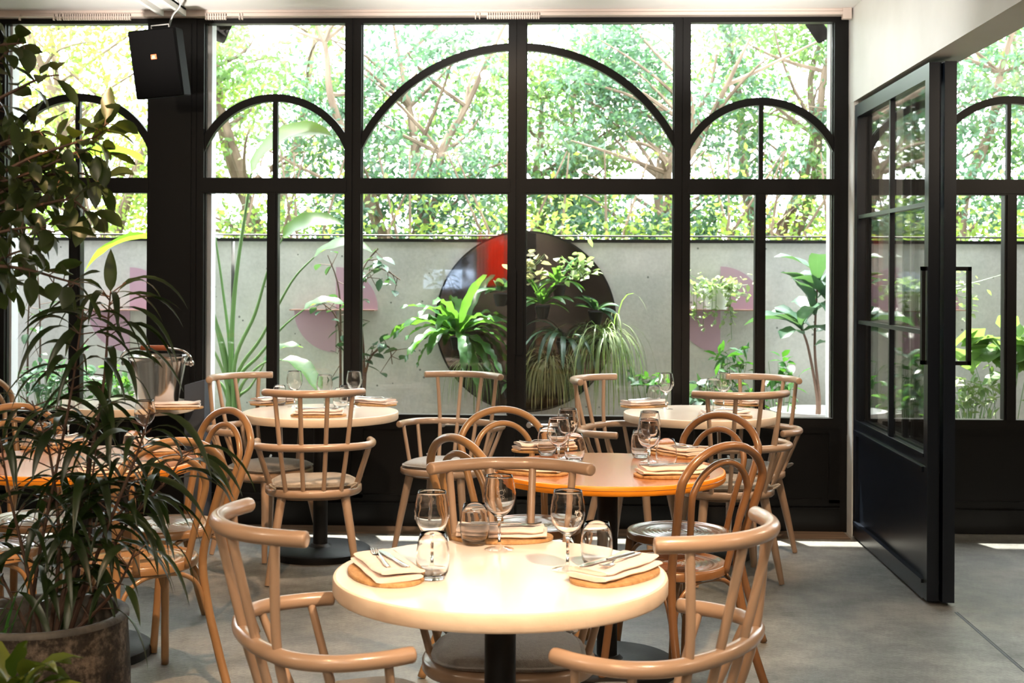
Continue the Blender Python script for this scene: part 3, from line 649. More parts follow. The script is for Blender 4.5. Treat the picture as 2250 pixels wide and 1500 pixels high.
hanging('hanging_grass', 1325, 745, 8.7, 190, .62, 'l_grass', 'green beard grass hanging from the right edge of the mirror', 32, .07)
hanging('hanging_grass', 1035, 800, 8.8, 70, .40, 'l_grass', 'thin green grass hanging under the large ruffled fern', 33)
def bushy(name, px, py, Y, sx, sz, n, L, W, lm, label, seed, ground=False, trail=0, pot=None, potmat='whitepot', stemc='greenstem'):
    rt = P3(px, py, Y)
    if ground: rt.z = 0
    zc = P3(px, py, Y).z - rt.z; t = tag(empty(name, rt), label, 'plant'); rnd = random.Random(seed); m = MB(); ms = MB()
    for k in range(n):
        q = V((rnd.gauss(0, sx * .55), rnd.gauss(-.03, .06), zc + rnd.gauss(.0, sz * .55)))
        m.leaf(q, V((rnd.gauss(0, 1), rnd.gauss(-.5, .5), rnd.gauss(.3, .7))), L * rnd.uniform(.6, 1.2), W * rnd.uniform(.7, 1.1), .6, .2, 3, None, rnd.uniform(-.8, .8))
        if k % 4 == 0: ms.tube([V((rnd.gauss(0, .015), 0, .0 if ground else 0)), V((q.x * .6, q.y, (q.z + (.3 if ground else 0)) * .55)), q], [.003, .0025, .0015], 4)
    for k in range(trail):
        a = rnd.uniform(-1, 1) * sx; P = [V((a * .7, -.08, zc)), V((a, -.12, zc + .02)), V((a * 1.05, -.13, zc - .12)), V((a * 1.1 + rnd.gauss(0, .02), -.12, zc - rnd.uniform(.16, .36)))]
        P = spline(P, 4); ms.tube(P, .002, 4)
        for q in P[3:]: m.leaf(q, V((rnd.gauss(0, 1), rnd.gauss(-.5, .5), rnd.gauss(-.3, .5))), L, W, .5, .2, 3, None, rnd.uniform(-.8, .8))
    m.done('leaves', lm, t, 60); ms.done('stems', stemc, t)
    if pot:
        r, h, dz = pot; m = MB(); m.lathe([(0, dz), (r * .72, dz), (r, dz + h), (r * .93, dz + h), (r * .68, dz + .02)], 28); m.done('pot', potmat, t)
bushy('pothos', 1165, 590, 8.78, .10, .10, 40, .07, .05, 'l_pink', 'pale pinkish arrow leafed plant at the top centre of the mirror', 41)
bushy('pothos', 1272, 590, 8.78, .12, .10, 60, .06, .045, 'l_pale', 'pale green leafed plant at the top right of the mirror', 42)
bushy('trailing_plant', 1575, 632, 8.86, .17, .08, 170, .045, .03, 'l_pale', 'pale trailing plant spilling from white pot on the right lilac shelf', 43, trail=9, pot=(.095, .14, -.145))
bushy('trailing_plant', 2045, 640, 8.86, .26, .11, 190, .045, .03, 'l_pale', 'pale trailing plant on the lilac shelf past the folding door', 44, trail=8, pot=(.095, .14, -.13))
bushy('garden_shrub', 1435, 835, 8.6, .12, .05, 42, .10, .04, 'l_zz', 'low glossy shrub outside, right of the hanging grass', 45, ground=True)
bushy('garden_shrub', 1600, 800, 8.6, .10, .10, 46, .12, .035, 'l_zz', 'upright glossy shrub under the right lilac shelf', 46, ground=True)
bushy('garden_shrub', 1560, 865, 8.5, .16, .08, 46, .16, .07, 'l_fiddle', 'dark broad leafed shrub at the foot of the right window', 47, ground=True)
bushy('garden_shrub', 1640, 880, 8.45, .14, .08, 60, .09, .04, 'l_fern', 'bright green low shrub below the third window mullion', 48, ground=True)
bushy('garden_shrub', 1712, 830, 8.6, .10, .14, 50, .10, .05, 'l_zz', 'green shrub between the mullion and the white planter', 49, ground=True)
bushy('garden_shrub', 2130, 865, 8.5, .17, .12, 150, .075, .03, 'l_grass', 'light green leafy shrub past the folding door', 50, ground=True)
bushy('garden_shrub', 110, 830, 8.5, .30, .12, 200, .07, .04, 'l_tree3', 'low green shrub outside the leftmost window', 51, ground=True)
bushy('garden_shrub', 240, 850, 8.5, .28, .12, 150, .07, .04, 'l_fern', 'low green shrub outside, right half of the leftmost window', 52, ground=True)
bushy('garden_shrub', 1955, 860, 8.5, .22, .14, 150, .08, .035, 'l_zz', 'green shrub seen through the folding door glass', 53, ground=True)
# fiddle leaf fig in white planter
rt = P3(1802, 890, 8.35); rt.z = 0; fz = P3(1802, 900, 8.35).z
t = tag(empty('fiddle_leaf_fig', rt), 'fiddle leaf fig with thin bare stems in a wide white planter', 'plant')
m = MB(); m.lathe([(.20, 0), (.31, fz), (.29, fz), (.27, fz - .05)], 40, cap0=True); m.done('planter', 'whitepot', t)
m = MB(); m.lathe([(0, fz - .045), (.28, fz - .045)], 30); m.done('soil', 'whitepot', t)
def figplant(t, rt, Y, stems, zb, L, W, nl, lm, seed):
    rnd = random.Random(seed); ms = MB(); ml = MB()
    for pts, k in stems:
        P = spline([V((pts[0][0] * 0 + P3(pts[0][0], pts[0][1], Y).x - rt.x, 0, zb))] + stempts(pts, Y, Y - .05, rt), 5); ms.tube(P, [.012 - .006 * i / (len(P) - 1) for i in range(len(P))], 7)
        for j in range(k):
            q = P[-1 - min(j // 2, 5)]; a = j * 2.4 + rnd.uniform(-.3, .3); d = V((math.cos(a), math.sin(a) * .6 - .2, rnd.uniform(.3, 1.7)))
            ml.leaf(q, d, L * rnd.uniform(.75, 1.15), W * rnd.uniform(.8, 1.1), 1.0, .3, 8, lambda t: (.35 + .65 * t) * math.sin(PI * min(1, t ** .9)) ** .5 if t < 1 else 0, rnd.uniform(-.4, .4), ruf=.008, rk=2)
    ms.done('stems', 'stem', t); ml.done('leaves', lm, t, 60)
figplant(t, rt, 8.35, [([(1800, 870), (1790, 760), (1797, 605)], 11), ([(1795, 870), (1775, 760), (1757, 715)], 8), ([(1825, 870), (1822, 740), (1838, 640)], 8)], fz - .05, .34, .17, 8, 'l_fiddle', 61)
bushy('fiddle_leaf_fig', 2205, 765, 8.45, .24, .13, 34, .22, .20, 'l_round', 'big round leafed plant outside the far right window', 62, ground=True)

# ================================================================== WINDSOR CHAIRS
def railpt(x, at=.2283, ye=-.2050, ym=-.328):
    return ym + (ye - ym) * (abs(x) / at) ** 2.25
ARM = spline([(-.272, .018, 0), (-.281, -.06, 0), (-.266, -.15, 0), (-.207, -.220, 0), (-.11, -.256, 0), (0, -.267, 0), (.11, -.256, 0), (.207, -.220, 0), (.266, -.15, 0), (.281, -.06, 0), (.272, .018, 0)], 5)
def armpt(x):
    return min((p for p in ARM if p.y < -.1), key=lambda p: abs(p.x - x)).y
ZA, ZT, ZS = .655, .9125, .445
def seat_outline(hw, hd, n=64, e=2.5, yo=0, fr=.10):
    out = []
    for i in range(n):
        a = 2 * PI * i / n; c, s_ = math.cos(a), math.sin(a)
        x = hw * abs(c) ** (2 / e) * (1 if c > 0 else -1); y = hd * abs(s_) ** (2 / e) * (1 if s_ > 0 else -1)
        x *= 1 + fr * .35 * (y / hd) - .03; out.append((x, y + yo))
    return out
def make_windsor(cush):
    t = empty('windsor_armchair')
    m = MB(); m.prism(seat_outline(.240, .215, e=2.35), ZS - .036, ZS, .007); m.done('seat', 'oak', t, 50)
    m = MB(); m.prism(seat_outline(.185, .165, e=2.6, yo=.0), ZS - .052, ZS - .036, 0); m.done('seat_frame', 'oak', t, 50)
    m = MB(); m.tube([(p.x, p.y, ZA) for p in ARM], .0182, 16, rnd=.007); m.done('arm_rail', 'oak', t, 50)
    m = MB(); n = 24; m.tube([(x, railpt(x), ZT) for x in [-.2283 + .4566 * i / n for i in range(n + 1)]], .0182, 16, rnd=.006); m.done('top_rail', 'oak', t, 50)
    for x0, x1, x2 in ((-.130, -.156, -.180), (-.048, -.056, -.063), (.048, .056, .063), (.130, .156, .180)):
        y0 = -.178 if abs(x0) > .1 else -.197; y1 = armpt(x1); y2 = railpt(x2)
        m = MB(); P = [(x0, y0, ZS - .005), (x1, y1 + .004, ZA), (x2, y2, ZT - .004)]; m.tube(spline(P, 6), .0108, 10); m.done('spindle', 'oak', t, 60)
    for sx in (-1, 1):
        for a, b in (((.212, .005), (.276, -.035)), ((.196, -.095), (.258, -.168))):
            m = MB(); m.tube([(sx * a[0], a[1], ZS - .005), (sx * b[0], b[1], ZA - .004)], [.0108, .0100], 10); m.done('arm_spindle', 'oak', t, 60)
        for sy, yb, yt in ((1, .185, .125), (-1, -.20, -.125)):
            m = MB(); m.tube([(sx * .150, yt, ZS - .04), (sx * .182, yt + (yb - yt) * .55, .2), (sx * .212, yb, .004)], [.022, .019, .0135], 14); m.done('leg', 'oak', t, 60)
    if cush:
        m = MB(); ol = seat_outline(.205, .185, 56, 3.4, .008); n = len(ol); rnd = random.Random(9)
        def ring(k, z, jit=0): return [V((x * k * (1 + rnd.uniform(-jit, jit)), y * k * (1 + rnd.uniform(-jit, jit)), z)) for x, y in ol]
        rings = [ring(.0, ZS + .036), ring(.35, ZS + .036), ring(.7, ZS + .035), ring(.88, ZS + .031), ring(.965, ZS + .022), ring(.975, ZS + .016), ring(1.03, ZS + .015, .008), ring(1.03, ZS + .0125, .008), ring(.975, ZS + .011), ring(.96, ZS + .003), ring(.9, ZS + .001)]
        for q in range(2, 5):
            for p in rings[q]: p.z += .003 * noise.noise(p * 14)
        o = len(m.v)
        for rg in rings: m.v += rg
        for i in range(len(rings) - 1):
            for j in range(n): j2 = (j + 1) % n; m.quad(o + i * n + j2, o + i * n + j, o + (i + 1) * n + j, o + (i + 1) * n + j2)
        c = m.done('cushion', cush, t, 60); c['label'] = 'thin linen seat cushion with frayed flange and ties'
        for sx in (-1, 1):
            m = MB(); m.bar((sx * .165, -.150, ZS + .018), (sx * .188, -.168, ZS + .020), .02, .006, (0, 0, 1)); m.tube(arc3((sx * .175, -.165, ZS + .02), (sx * .205, -.185, ZS + .03), (sx * .178, -.170, ZS + .008), 6), .006, 6); m.done('tie', cush, c, 60)
    return t
win_g = make_windsor('cushion'); win_t = make_windsor('cushion2')
for pr, x, y, th, lab in (
    (win_g, -1.5573, 6.8973, -2.1312, 'pale windsor armchair with grey cushion, left of the far left cream table'),
    (win_t, -1.2177, 6.3785, .1828, 'pale windsor armchair seen from behind, at the far left cream table'),
    (win_g, -.6352, 7.0461, 2.7694, 'pale windsor armchair facing out, right of the far left cream table by the garden door'),
    (win_g, .365, 6.97, -2.02, 'pale windsor armchair turned sideways, left of the far right cream table'),
    (win_g, .9345, 7.0516, 2.4207, 'pale windsor armchair facing out, right of the far right cream table'),
    (win_t, .7873, 6.474, .2088, 'pale windsor armchair seen from behind, at the far right cream table'),
    (win_g, -.1474, 3.574, 3.1693, 'pale windsor armchair facing the camera behind the front cream table'),
    (win_t, -.4703, 3.0463, -1.0784, 'pale windsor armchair nearest on the left of the front table'),
    (win_t, .15, 3.0391, .9758, 'pale windsor armchair nearest on the right of the front table')):
    place(pr, (x, y, 0), th, lab, 'chair', 'windsor armchairs')

# ================================================================== BENTWOOD CHAIRS
def make_bent(wm, sm):
    t = empty('bentwood_chair'); ZB = .458
    m = MB(); m.lathe([(.165, ZB - .034), (.196, ZB - .034), (.204, ZB - .028), (.205, ZB - .006), (.200, ZB), (.188, ZB + .001), (.182, ZB - .004), (.165, ZB - .005)], 56); m.done('seat_ring', wm, t, 50)
    m = MB(); prof = []
    for i in range(40):
        r = .001 + .181 * i / 39; prof.append((r, ZB - .006 + (.0022 * math.sin(r * 330) if r < .15 and r > .02 else 0) + (.004 if r < .02 else 0)))
    m.lathe(list(reversed(prof)), 64); s_ = m.done('embossed_seat', sm, t, 180); s_['label'] = 'round plywood seat embossed with rings'
    def hoop(wb, wt, yb, yt, zb, zt, bulge, n=40, below=False):
        P = []
        if below: P += [V((-.205, -.285, .004)), V((-.188, -.232, .15)), V((-.170, -.190, .30))]
        P += [V((-wb, yb, zb)), V((-(wb * .55 + wt * .45), yb + (yt - yb) * .35, zb + (zt - zb) * .35)), V((-wt, yb + (yt - yb) * .72, zb + (zt - zb) * .68))]
        rz = (zt - zb) * .32
        for i in range(1, 8):
            a = PI - PI * i / 8; P.append(V((math.cos(a) * wt, yb + (yt - yb) * (.72 + .28 * math.sin(a)), zb + (zt - zb) * .68 + rz * math.sin(a))))
        Q = [V((-p.x, p.y, p.z)) for p in reversed(P[:(6 if below else 3)])]
        return spline(P + Q, 5)
    P = hoop(.160, .198, -.172, -.280, ZB, .895, 0, below=True)
    m = MB(); m.tube(P, .0152, 14); m.done('outer_hoop', wm, t, 180)
    P = hoop(.092, .134, -.182, -.262, ZB - .02, .838, 0)
    m = MB(); m.tube(P, .0122, 12); m.done('inner_hoop', wm, t, 180)
    for sx in (-1, 1):
        m = MB(); m.tube(spline([(sx * .150, .115, ZB - .02), (sx * .158, .130, .30), (sx * .176, .165, .004)], 6), [.0165] * 4 + [.0155] * 4 + [.0145] * 5, 12); m.done('leg', wm, t, 180)
    for a0 in (45, 135, 225, 315):      # bent braces under the seat
        pass
    L = [V((.158, .130, 0)), V((-.158, .130, 0)), V((-.168, -.185, 0)), V((.168, -.185, 0))]
    for i in range(4):
        a, b = L[i], L[(i + 1) % 4]; c = (a + b) / 2 * .95
        m = MB(); m.tube(spline([V((a.x, a.y, .27)), V((a.x * .9 + b.x * .1, a.y * .9 + b.y * .1, .37)), V((a.x * .72 + b.x * .28, a.y * .72 + b.y * .28, .415)), V((c.x, c.y, .421)), V((a.x * .28 + b.x * .72, a.y * .28 + b.y * .72, .415)), V((a.x * .1 + b.x * .9, a.y * .1 + b.y * .9, .37)), V((b.x, b.y, .27))], 5), .0085, 8); m.done('brace', wm, t, 180)
    return t
bA = make_bent('bent', 'bentseat'); bD = make_bent('darkbent', 'darkseat')
def onfloor(px, d): return (px - 1242) * d / 2900
for pr, x, y, th, lab in (
    (bA, -.135, 5.38, -150, 'amber bentwood chair behind the left side of the round orange table'),
    (bA, -.165, 4.80, -52, 'amber bentwood chair at the near left of the round orange table'),
    (bD, .455, 5.28, 134, 'dark amber bentwood chair behind the right side of the round orange table'),
    (bD, .375, 4.70, 40, 'dark walnut bentwood chair at the near right of the round orange table'),
    (bA, -1.515, 4.66, 42, 'amber bentwood chair seen from behind at the left orange table, next to the big pot'),
    (bA, -1.595, 5.28, 136, 'amber bentwood chair at the right side of the left orange table'),
    (bA, -2.17, 5.38, -135, 'amber bentwood chair at the back of the left orange table behind the leaves'),
    (bA, -2.14, 4.76, -45, 'amber bentwood chair cut by the left edge of the photo'),
    (bA, -2.93, 6.95, -115, 'amber bentwood chair far left by the window behind foliage')):
    place(pr, (x, y, 0), R(th), lab, 'chair', 'bentwood chairs')

# ================================================================== TABLES
def table(x, y, r, kind, lab):
    t = tag(empty('round_table', (x, y, 0)), lab, 'table')
    th = .042 if kind == 'cream' else .034; z = .75
    top, edge = ('stone', 'stoneedge') if kind == 'cream' else ('cherry', 'cherryedge')
    m = MB(); m.lathe([(0, z), (r - .008, z)], 96); m.done('table_top', top, t, 60)
    m = MB(); m.lathe([(r - .008, z), (r - .002, z - .002), (r, z - .008), (r, z - th + .006), (r - .004, z - th), (0, z - th)], 96); m.done('edge_band', edge, t, 50)
    if kind != 'cream':
        m = MB(); m.lathe([(r, z - .014), (r + .001, z - .015), (r, z - .016)], 96); m.done('edge_line', 'darkbent', t)
    m = MB(); m.tube([(0, 0, .03), (0, 0, z - th)], .038, 28); m.done('pedestal', 'iron', t, 60)
    m = MB(); m.box((-.19, -.03, z - th - .012), (.19, .03, z - th)); m.box((-.03, -.19, z - th - .012), (.03, .19, z - th)); m.done('top_bracket', 'iron', t, 0)
    m = MB(); m.lathe([(0, 0), (.262, 0), (.265, .006), (.262, .032), (.25, .04), (.06, .046), (.045, .06), (0, .06)], 64); m.done('base', 'iron', t, 40)
    return t
T1 = (-.153, 3.195); T2 = (-1.275, 6.866); T3 = (.716, 6.973); T4 = (.162, 4.93); T5 = (-1.85, 5.0); T6 = (-2.42, 7.20)
table(*T1, .404, 'cream', 'front round cream table on black pedestal, nearest the camera')
table(*T2, .405, 'cream', 'far left round cream table by the garden window')
table(*T3, .405, 'cream', 'far right round cream table by the garden window')
table(*T4, .435, 'orange', 'round table with bright orange edge in the middle of the room')
table(*T5, .435, 'orange', 'round orange edged table at the left behind the potted plant')
table(*T6, .37, 'cream', 'round table by the column carrying the ice bucket')

# ================================================================== TABLEWARE
Z = .75
def make_wine():
    t = empty('wine_glass'); m = MB()
    prof = [(.0040, .020), (.0036, .05), (.0040, .074), (.0075, .0835), (.0165, .090), (.0285, .101), (.0375, .116), (.0425, .134), (.0425, .148), (.0395, .170), (.0352, .190), (.0345, .1945), (.0339, .1945), (.0345, .189), (.0388, .169), (.0416, .147), (.0416, .134), (.0366, .117), (.0275, .103), (.0155, .0925), (.004, .0885), (0, .088)]
    m.lathe(prof, 44, cap0=True)
    m.done('bowl_and_stem', 'crystal', t, 180)
    m = MB(); m.lathe([(.0385, 0.0), (.0388, .0008), (.0375, .0016), (.030, .0028), (.014, .006), (.006, .012), (.0040, .020)], 44); m.done('foot', 'thin', t, 180)
    def f(x, z):      # letters wrapped round the bowl
        r = .0428 if z < .15 else .0428 - (z - .15) * .15; a = x / r - PI / 2
        n = V((math.cos(a), math.sin(a), 0)); return V((0, 0, z)) + n * r * 1.006, n
    k = .0068; ox, oz = 0, .141
    def circ(cx, cz, r, n=20, a0=0, a1=360): return [(cx + r * math.cos(R(a0 + (a1 - a0) * i / n)), cz + r * math.sin(R(a0 + (a1 - a0) * i / n))) for i in range(n + 1)]
    LT = [circ(0, 0, 1), circ(-.7, -1.75, .45), [(-1.55, .35), (-1.25, 1.45), (-.75, .45), (-.45, 1.55)],
          [(1.15, .55), (1.0, -.3), (1.25, -.75), (1.65, -.6), (1.75, .1)], [(.45, -2.0), (.55, -1.1), (1.0, -1.0), (1.15, -1.35), (.6, -1.55), (1.15, -2.05)]]
    m = MB(); strokes(m, [[(ox + x * k, oz + z * k) for x, z in P] for P in LT], f, .0011)
    lg = m.done('etched_logo', 'etch', t, 0); lg['label'] = 'etched letters of the restaurant name NOURO'
    return t
def make_tumbler():
    t = empty('water_tumbler'); m = MB()
    m.lathe([(0, 0), (.026, 0), (.030, .003), (.0365, .018), (.0400, .042), (.0395, .062), (.0355, .088), (.0305, .108), (.0298, .1085), (.0294, .108), (.0345, .088), (.0385, .062), (.0388, .042), (.0352, .020), (.029, .010), (.02, .008), (0, .0075)], 44)
    m.done('tumbler_body', 'crystal', t, 180); return t
WG = make_wine(); TG = make_tumbler()
def wine(px, py, lab, rz): p = atZ(px, py, Z); return place(WG, (p.x, p.y, Z + .0005), R(rz), lab, 'glass', 'stemmed wine glasses')
def tumb(px, py, lab): p = atZ(px, py, Z); return place(TG, (p.x, p.y, Z + .0005), 0, lab, 'glass', 'stemless water tumblers')
for a in ((949, 1255, 'wine glass on the left of the front cream table, tumbler before it', -75), (1097, 1207, 'wine glass at the back centre of the front cream table, logo mirrored', 176), (1247, 1252, 'wine glass on the right of the front cream table', 38),
          (1247, 1006, 'wine glass at the back left of the middle orange table', 30), (1227, 1033, 'wine glass at the front left of the middle orange table', -50), (1427, 1014, 'wine glass at the back right of the middle orange table', 140), (1425, 1038, 'wine glass at the front right of the middle orange table', 100),
          (647, 894, 'wine glass at the left of the far left cream table', 20), (713, 906, 'wine glass at the middle of the far left cream table', 180), (778, 894, 'wine glass at the right of the far left cream table', 90),
          (1463, 899, 'wine glass standing alone at the left of the far right cream table', 60), (1567, 916, 'wine glass at the front of the far right cream table', 180), (1590, 897, 'wine glass behind another on the far right cream table', 0),
          (318, 982, 'wine glass on the left orange table behind long leaves', 30), (150, 975, 'wine glass on the far side of the left orange table', 70)): wine(*a)
for a in ((951, 1271, 'tumbler at the left of the front cream table by the napkin'), (1043, 1196, 'tumbler at the back of the front cream table before the cork board'), (1311, 1243, 'tumbler at the right of the front cream table'),
          (1202, 1000, 'tumbler at the left of the middle orange table'), (1262, 1014, 'tumbler at the left of the middle orange table, beside two wine glasses'), (1464, 1028, 'tumbler at the front right of the middle orange table'), (1408, 1005, 'tumbler at the back right of the middle orange table'),
          (614, 890, 'tumbler at the left of the far left cream table'), (760, 890, 'tumbler at the right of the far left cream table'), (748, 897, 'tumbler before the right wine glass of the far left cream table'),
          (1437, 890, 'tumbler at the left of the far right cream table'), (293, 1008, 'tumbler on the left orange table nearest the pale napkin'), (95, 985, 'tumbler on the left orange table at the far left')): tumb(*a)
# cork board, napkin, fork, knife
def make_board():
    o = []
    for i in range(64):
        a = 2 * PI * i / 64; c, s_ = math.cos(a), math.sin(a); e = 2.15; o.append((.140 * abs(c) ** (2 / e) * (1 if c > 0 else -1), .086 * abs(s_) ** (2 / e) * (1 if s_ > 0 else -1)))
    m = MB(); m.prism(o, 0, .0095, .002); return m.done('cork_board', 'cork', None, 40)
def make_napkin(sd):
    rnd = random.Random(sd); m = MB()
    for li, (z, hw, hl, dx, dy, rz) in enumerate(((.0068, .058, .122, 0, 0, 0), (.0190, .053, .117, .003, .005, .025))):
        n, k = 26, 14; o = len(m.v); h = .0068
        for i in range(n + 1):
            u = -1 + 2 * i / n; ex = 1 if abs(u) < .96 else .86
            for j in range(k):
                a = 2 * PI * j / k; c, s_ = math.cos(a), math.sin(a)
                y = hw * abs(c) ** .5 * (1 if c > 0 else -1); zz = h * abs(s_) ** .8 * (1 if s_ > 0 else -1) * ex
                x = u * hl; nz = noise.noise(V((x * 14, y * 20, li * 3 + sd))) * .0032 * (1 + abs(u)); lift = .006 * max(0, abs(u) - .72) / .28 * (li * .6 + .2)
                q = Matrix.Rotation(rz, 3, 'Z') @ V((x + noise.noise(V((y * 30, li, sd))) * .006 * (abs(u) > .9), y + noise.noise(V((x * 10, li * 5, sd))) * .005, 0))
                m.v.append(V((q.x + dx, q.y + dy, z + zz + nz + lift)))
        for i in range(n):
            for j in range(k): j2 = (j + 1) % k; m.quad(o + i * k + j, o + i * k + j2, o + (i + 1) * k + j2, o + (i + 1) * k + j)
        m.quad(*[o + j for j in reversed(range(k))]); m.quad(*[o + n * k + j for j in range(k)])
    return m.done('folded_napkin', 'napkin', None, 60)
def make_fork():
    t = empty('fork')
    m = MB(); P = spline([(-.095, 0, .002), (-.05, 0, .003), (0, 0, .006), (.03, 0, .008), (.045, 0, .004)], 5); m.tube(P, [.0052 - .0032 * min(1, max(0, (i - 4) / 10)) for i in range(len(P))], 10, rnd=.002, flat=(.45, 1)); m.done('handle', 'steel', t)
    m = MB(); m.tube([(.043, 0, .004), (.050, 0, .002), (.060, 0, .0012)], [.003, .0095, .0108], 12, flat=(.14, 1))
    for k in range(4): y = -.0084 + k * .0056; m.tube(spline([(.058, y, .0012), (.075, y, .0018), (.098, y * .95, .0075)], 4), [.0017] * 5 + [.0014] * 3 + [.0008], 6)
    m.done('tines', 'steel', t); return t
def make_knife():
    t = empty('knife'); m = MB(); m.tube([(-.105, 0, .004), (-.10, 0, .004), (-.03, 0, .004), (.0, 0, .004)], [.0058, .0068, .006, .0045], 10, flat=(.55, 1)); m.done('handle', 'steel', t)
    m = MB(); m.prism([(0, -.005), (.01, -.008), (.06, -.0098), (.092, -.007), (.106, .0015), (.10, .0065), (.05, .0072), (.005, .0055)], .003, .0046); m.done('blade', 'steel', t, 20); return t
BO, NP, NP2, FK, KN = make_board(), make_napkin(1), make_napkin(7), make_fork(), make_knife()
SET = [(848, 1263, -67, 'at the left of the front cream table', 0, 0), (1352, 1266, 54, 'at the right of the front cream table', 1, 0), (1103, 1183, 180, 'at the back of the front cream table', 1, 0),
       (1197, 990, -160, 'at the back left of the middle orange table', 0, 0), (1168, 1038, -22, 'at the front left of the middle orange table', 1, 0), (1484, 999, 130, 'at the back right of the middle orange table', 0, 0), (1476, 1045, 14, 'at the front right of the middle orange table', 1, 0),
       (600, 887, -130, 'at the left of the far left cream table', 0, 0), (700, 914, 6, 'at the front of the far left cream table', 1, 0), (822, 889, 150, 'at the right of the far left cream table', 0, 0),
       (1415, 893, -150, 'at the left of the far right cream table', 1, 0), (1593, 917, 8, 'at the front of the far right cream table', 0, 0), (1622, 889, 155, 'at the right of the far right cream table', 1, 0),
       (345, 990, 125, 'at the right of the left orange table', 0, 0), (250, 1043, 25, 'at the front of the left orange table', 1, 0), (120, 980, -135, 'at the far left of the left orange table', 0, 0)]
for i, (px, py, th, wh, nk, _) in enumerate(SET):
    p = atZ(px, py, Z); rz = R(th); fr = V((-math.sin(rz), math.cos(rz), 0)); sd = V((math.cos(rz), math.sin(rz), 0))
    place(BO, (p.x, p.y, Z + .0003), rz, 'oval cork board under the napkin ' + wh, 'board', 'cork boards')
    place(NP2 if nk else NP, (p.x, p.y, Z + .0095), rz, 'folded blush linen napkin on cork board ' + wh, 'napkin', 'folded napkins')
    zt = Z + .0095 + .0262; a = {0: 180}.get(i, 0) if i != 0 else 180
    flip = 1 if i in (1, 3, 6, 8, 12) else -1
    q = p - fr * .010 + sd * .01 * flip; place(FK, (q.x, q.y, zt + .0015), rz + (0 if flip > 0 else PI) + (.10 if i % 2 else -.08) + (PI if i == 1 else 0), 'steel fork lying on the napkin ' + wh, 'fork', 'forks')
    q = p + fr * .016 - sd * .012 * flip; place(KN, (q.x, q.y, zt + .001), rz + (0 if flip > 0 else PI) + (-.06 if i % 2 else .05) + (PI if i == 1 else 0), 'steel knife lying on the napkin ' + wh, 'knife', 'knives')
# ice bucket on the far left table
c = atZ(346, 893, Z); b = tag(empty('ice_bucket', (c.x, c.y, Z)), 'polished steel ice bucket with tan leather bound handle beside the dark column', 'bucket')
m = MB(); m.lathe([(0, .004), (.098, .004), (.104, .0), (.108, .01), (.150, .245), (.158, .262), (.164, .268), (.164, .274), (.157, .276), (.150, .262), (.104, .02), (0, .015)], 48); m.done('bucket_body', 'steel', b, 50)
for sx in (-1, 1):
    m = MB(); m.tube([(sx * .155, 0, .235), (sx * .185, 0, .235)], .012, 12, rnd=.004); m.lathe([(0, -.018), (.014, -.012), (.018, 0), (.014, .012), (0, .018)], 14, c=(sx * .182, 0, .235)); m.done('ear', 'steel', b)
H = spline([(-.182, 0, .24), (-.188, -.03, .27), (-.15, -.05, .305), (-.07, -.06, .318), (.07, -.06, .318), (.15, -.05, .305), (.188, -.03, .27), (.182, 0, .24)], 6)
m = MB(); m.tube(H, .006, 8); m.done('handle', 'steel', b)
m = MB(); m.tube([(-.07, -.06, .319), (.07, -.06, .319)], .015, 14, rnd=.003); m.done('handle_grip', 'leather', b)
c = atZ(392, 893, Z); place(BO, (c.x + .02, c.y - .10, Z + .0003), R(10), 'oval cork board beside the ice bucket', 'board', 'cork boards'); place(NP, (c.x + .02, c.y - .10, Z + .0095), R(10), 'folded napkin beside the ice bucket', 'napkin', 'folded napkins')

# ================================================================== INDOOR PLANTS
# stoneware pot with long-leafed ficus
px0 = V((-1.262, 3.15, 0)); pz = .645
pt = tag(empty('potted_ficus', px0), 'tall ficus with long drooping leaves in a weathered brown stoneware pot', 'plant')
m = MB(); m.lathe([(.165, 0), (.195, .06), (.207, .3), (.207, .5), (.200, pz - .03), (.203, pz - .012)], 64, cap0=True); m.done('pot', 'pot', pt, 60)
m = MB(); m.lathe([(.203, pz - .012), (.203, pz - .002), (.197, pz + .002), (.182, pz), (.176, pz - .012), (.172, pz - .15)], 64); m.done('pot_rim', 'potrim', pt, 60)
m = MB(); m.lathe([(0, pz - .09), (.174, pz - .09)], 32); m.done('soil', 'soil', pt)
rnd = random.Random(77); lanc = lambda t: min(1, t * 3.2) ** .8 * (1 - t ** 2.2)
ST = []
def px2(px, py, dY): return atY(px, py, px0.y + dY) - px0
for pts in ([(120, 1400), (170, 1150), (225, 860), (238, 700), (243, 640)], [(60, 1400), (90, 1200), (150, 900), (183, 680)], [(150, 1400), (220, 1200), (300, 1000), (330, 900)], [(170, 1400), (260, 1180), (370, 1050), (405, 990)],
            [(90, 1400), (60, 1250), (20, 1080), (0, 960)], [(110, 1400), (130, 1200), (110, 1000), (70, 880)], [(140, 1400), (190, 1250), (200, 1080), (215, 960)], [(70, 1400), (20, 1300), (-40, 1180)], [(150, 1400), (250, 1300), (300, 1200)], [(120, 1400), (180, 1220), (270, 1120), (310, 1080)]):
    dY = rnd.uniform(-.12, .12); n = len(pts); ST.append(spline([px2(x, y, dY * i / (n - 1)) for i, (x, y) in enumerate(pts)], 6))
ms = MB(); ml = MB()
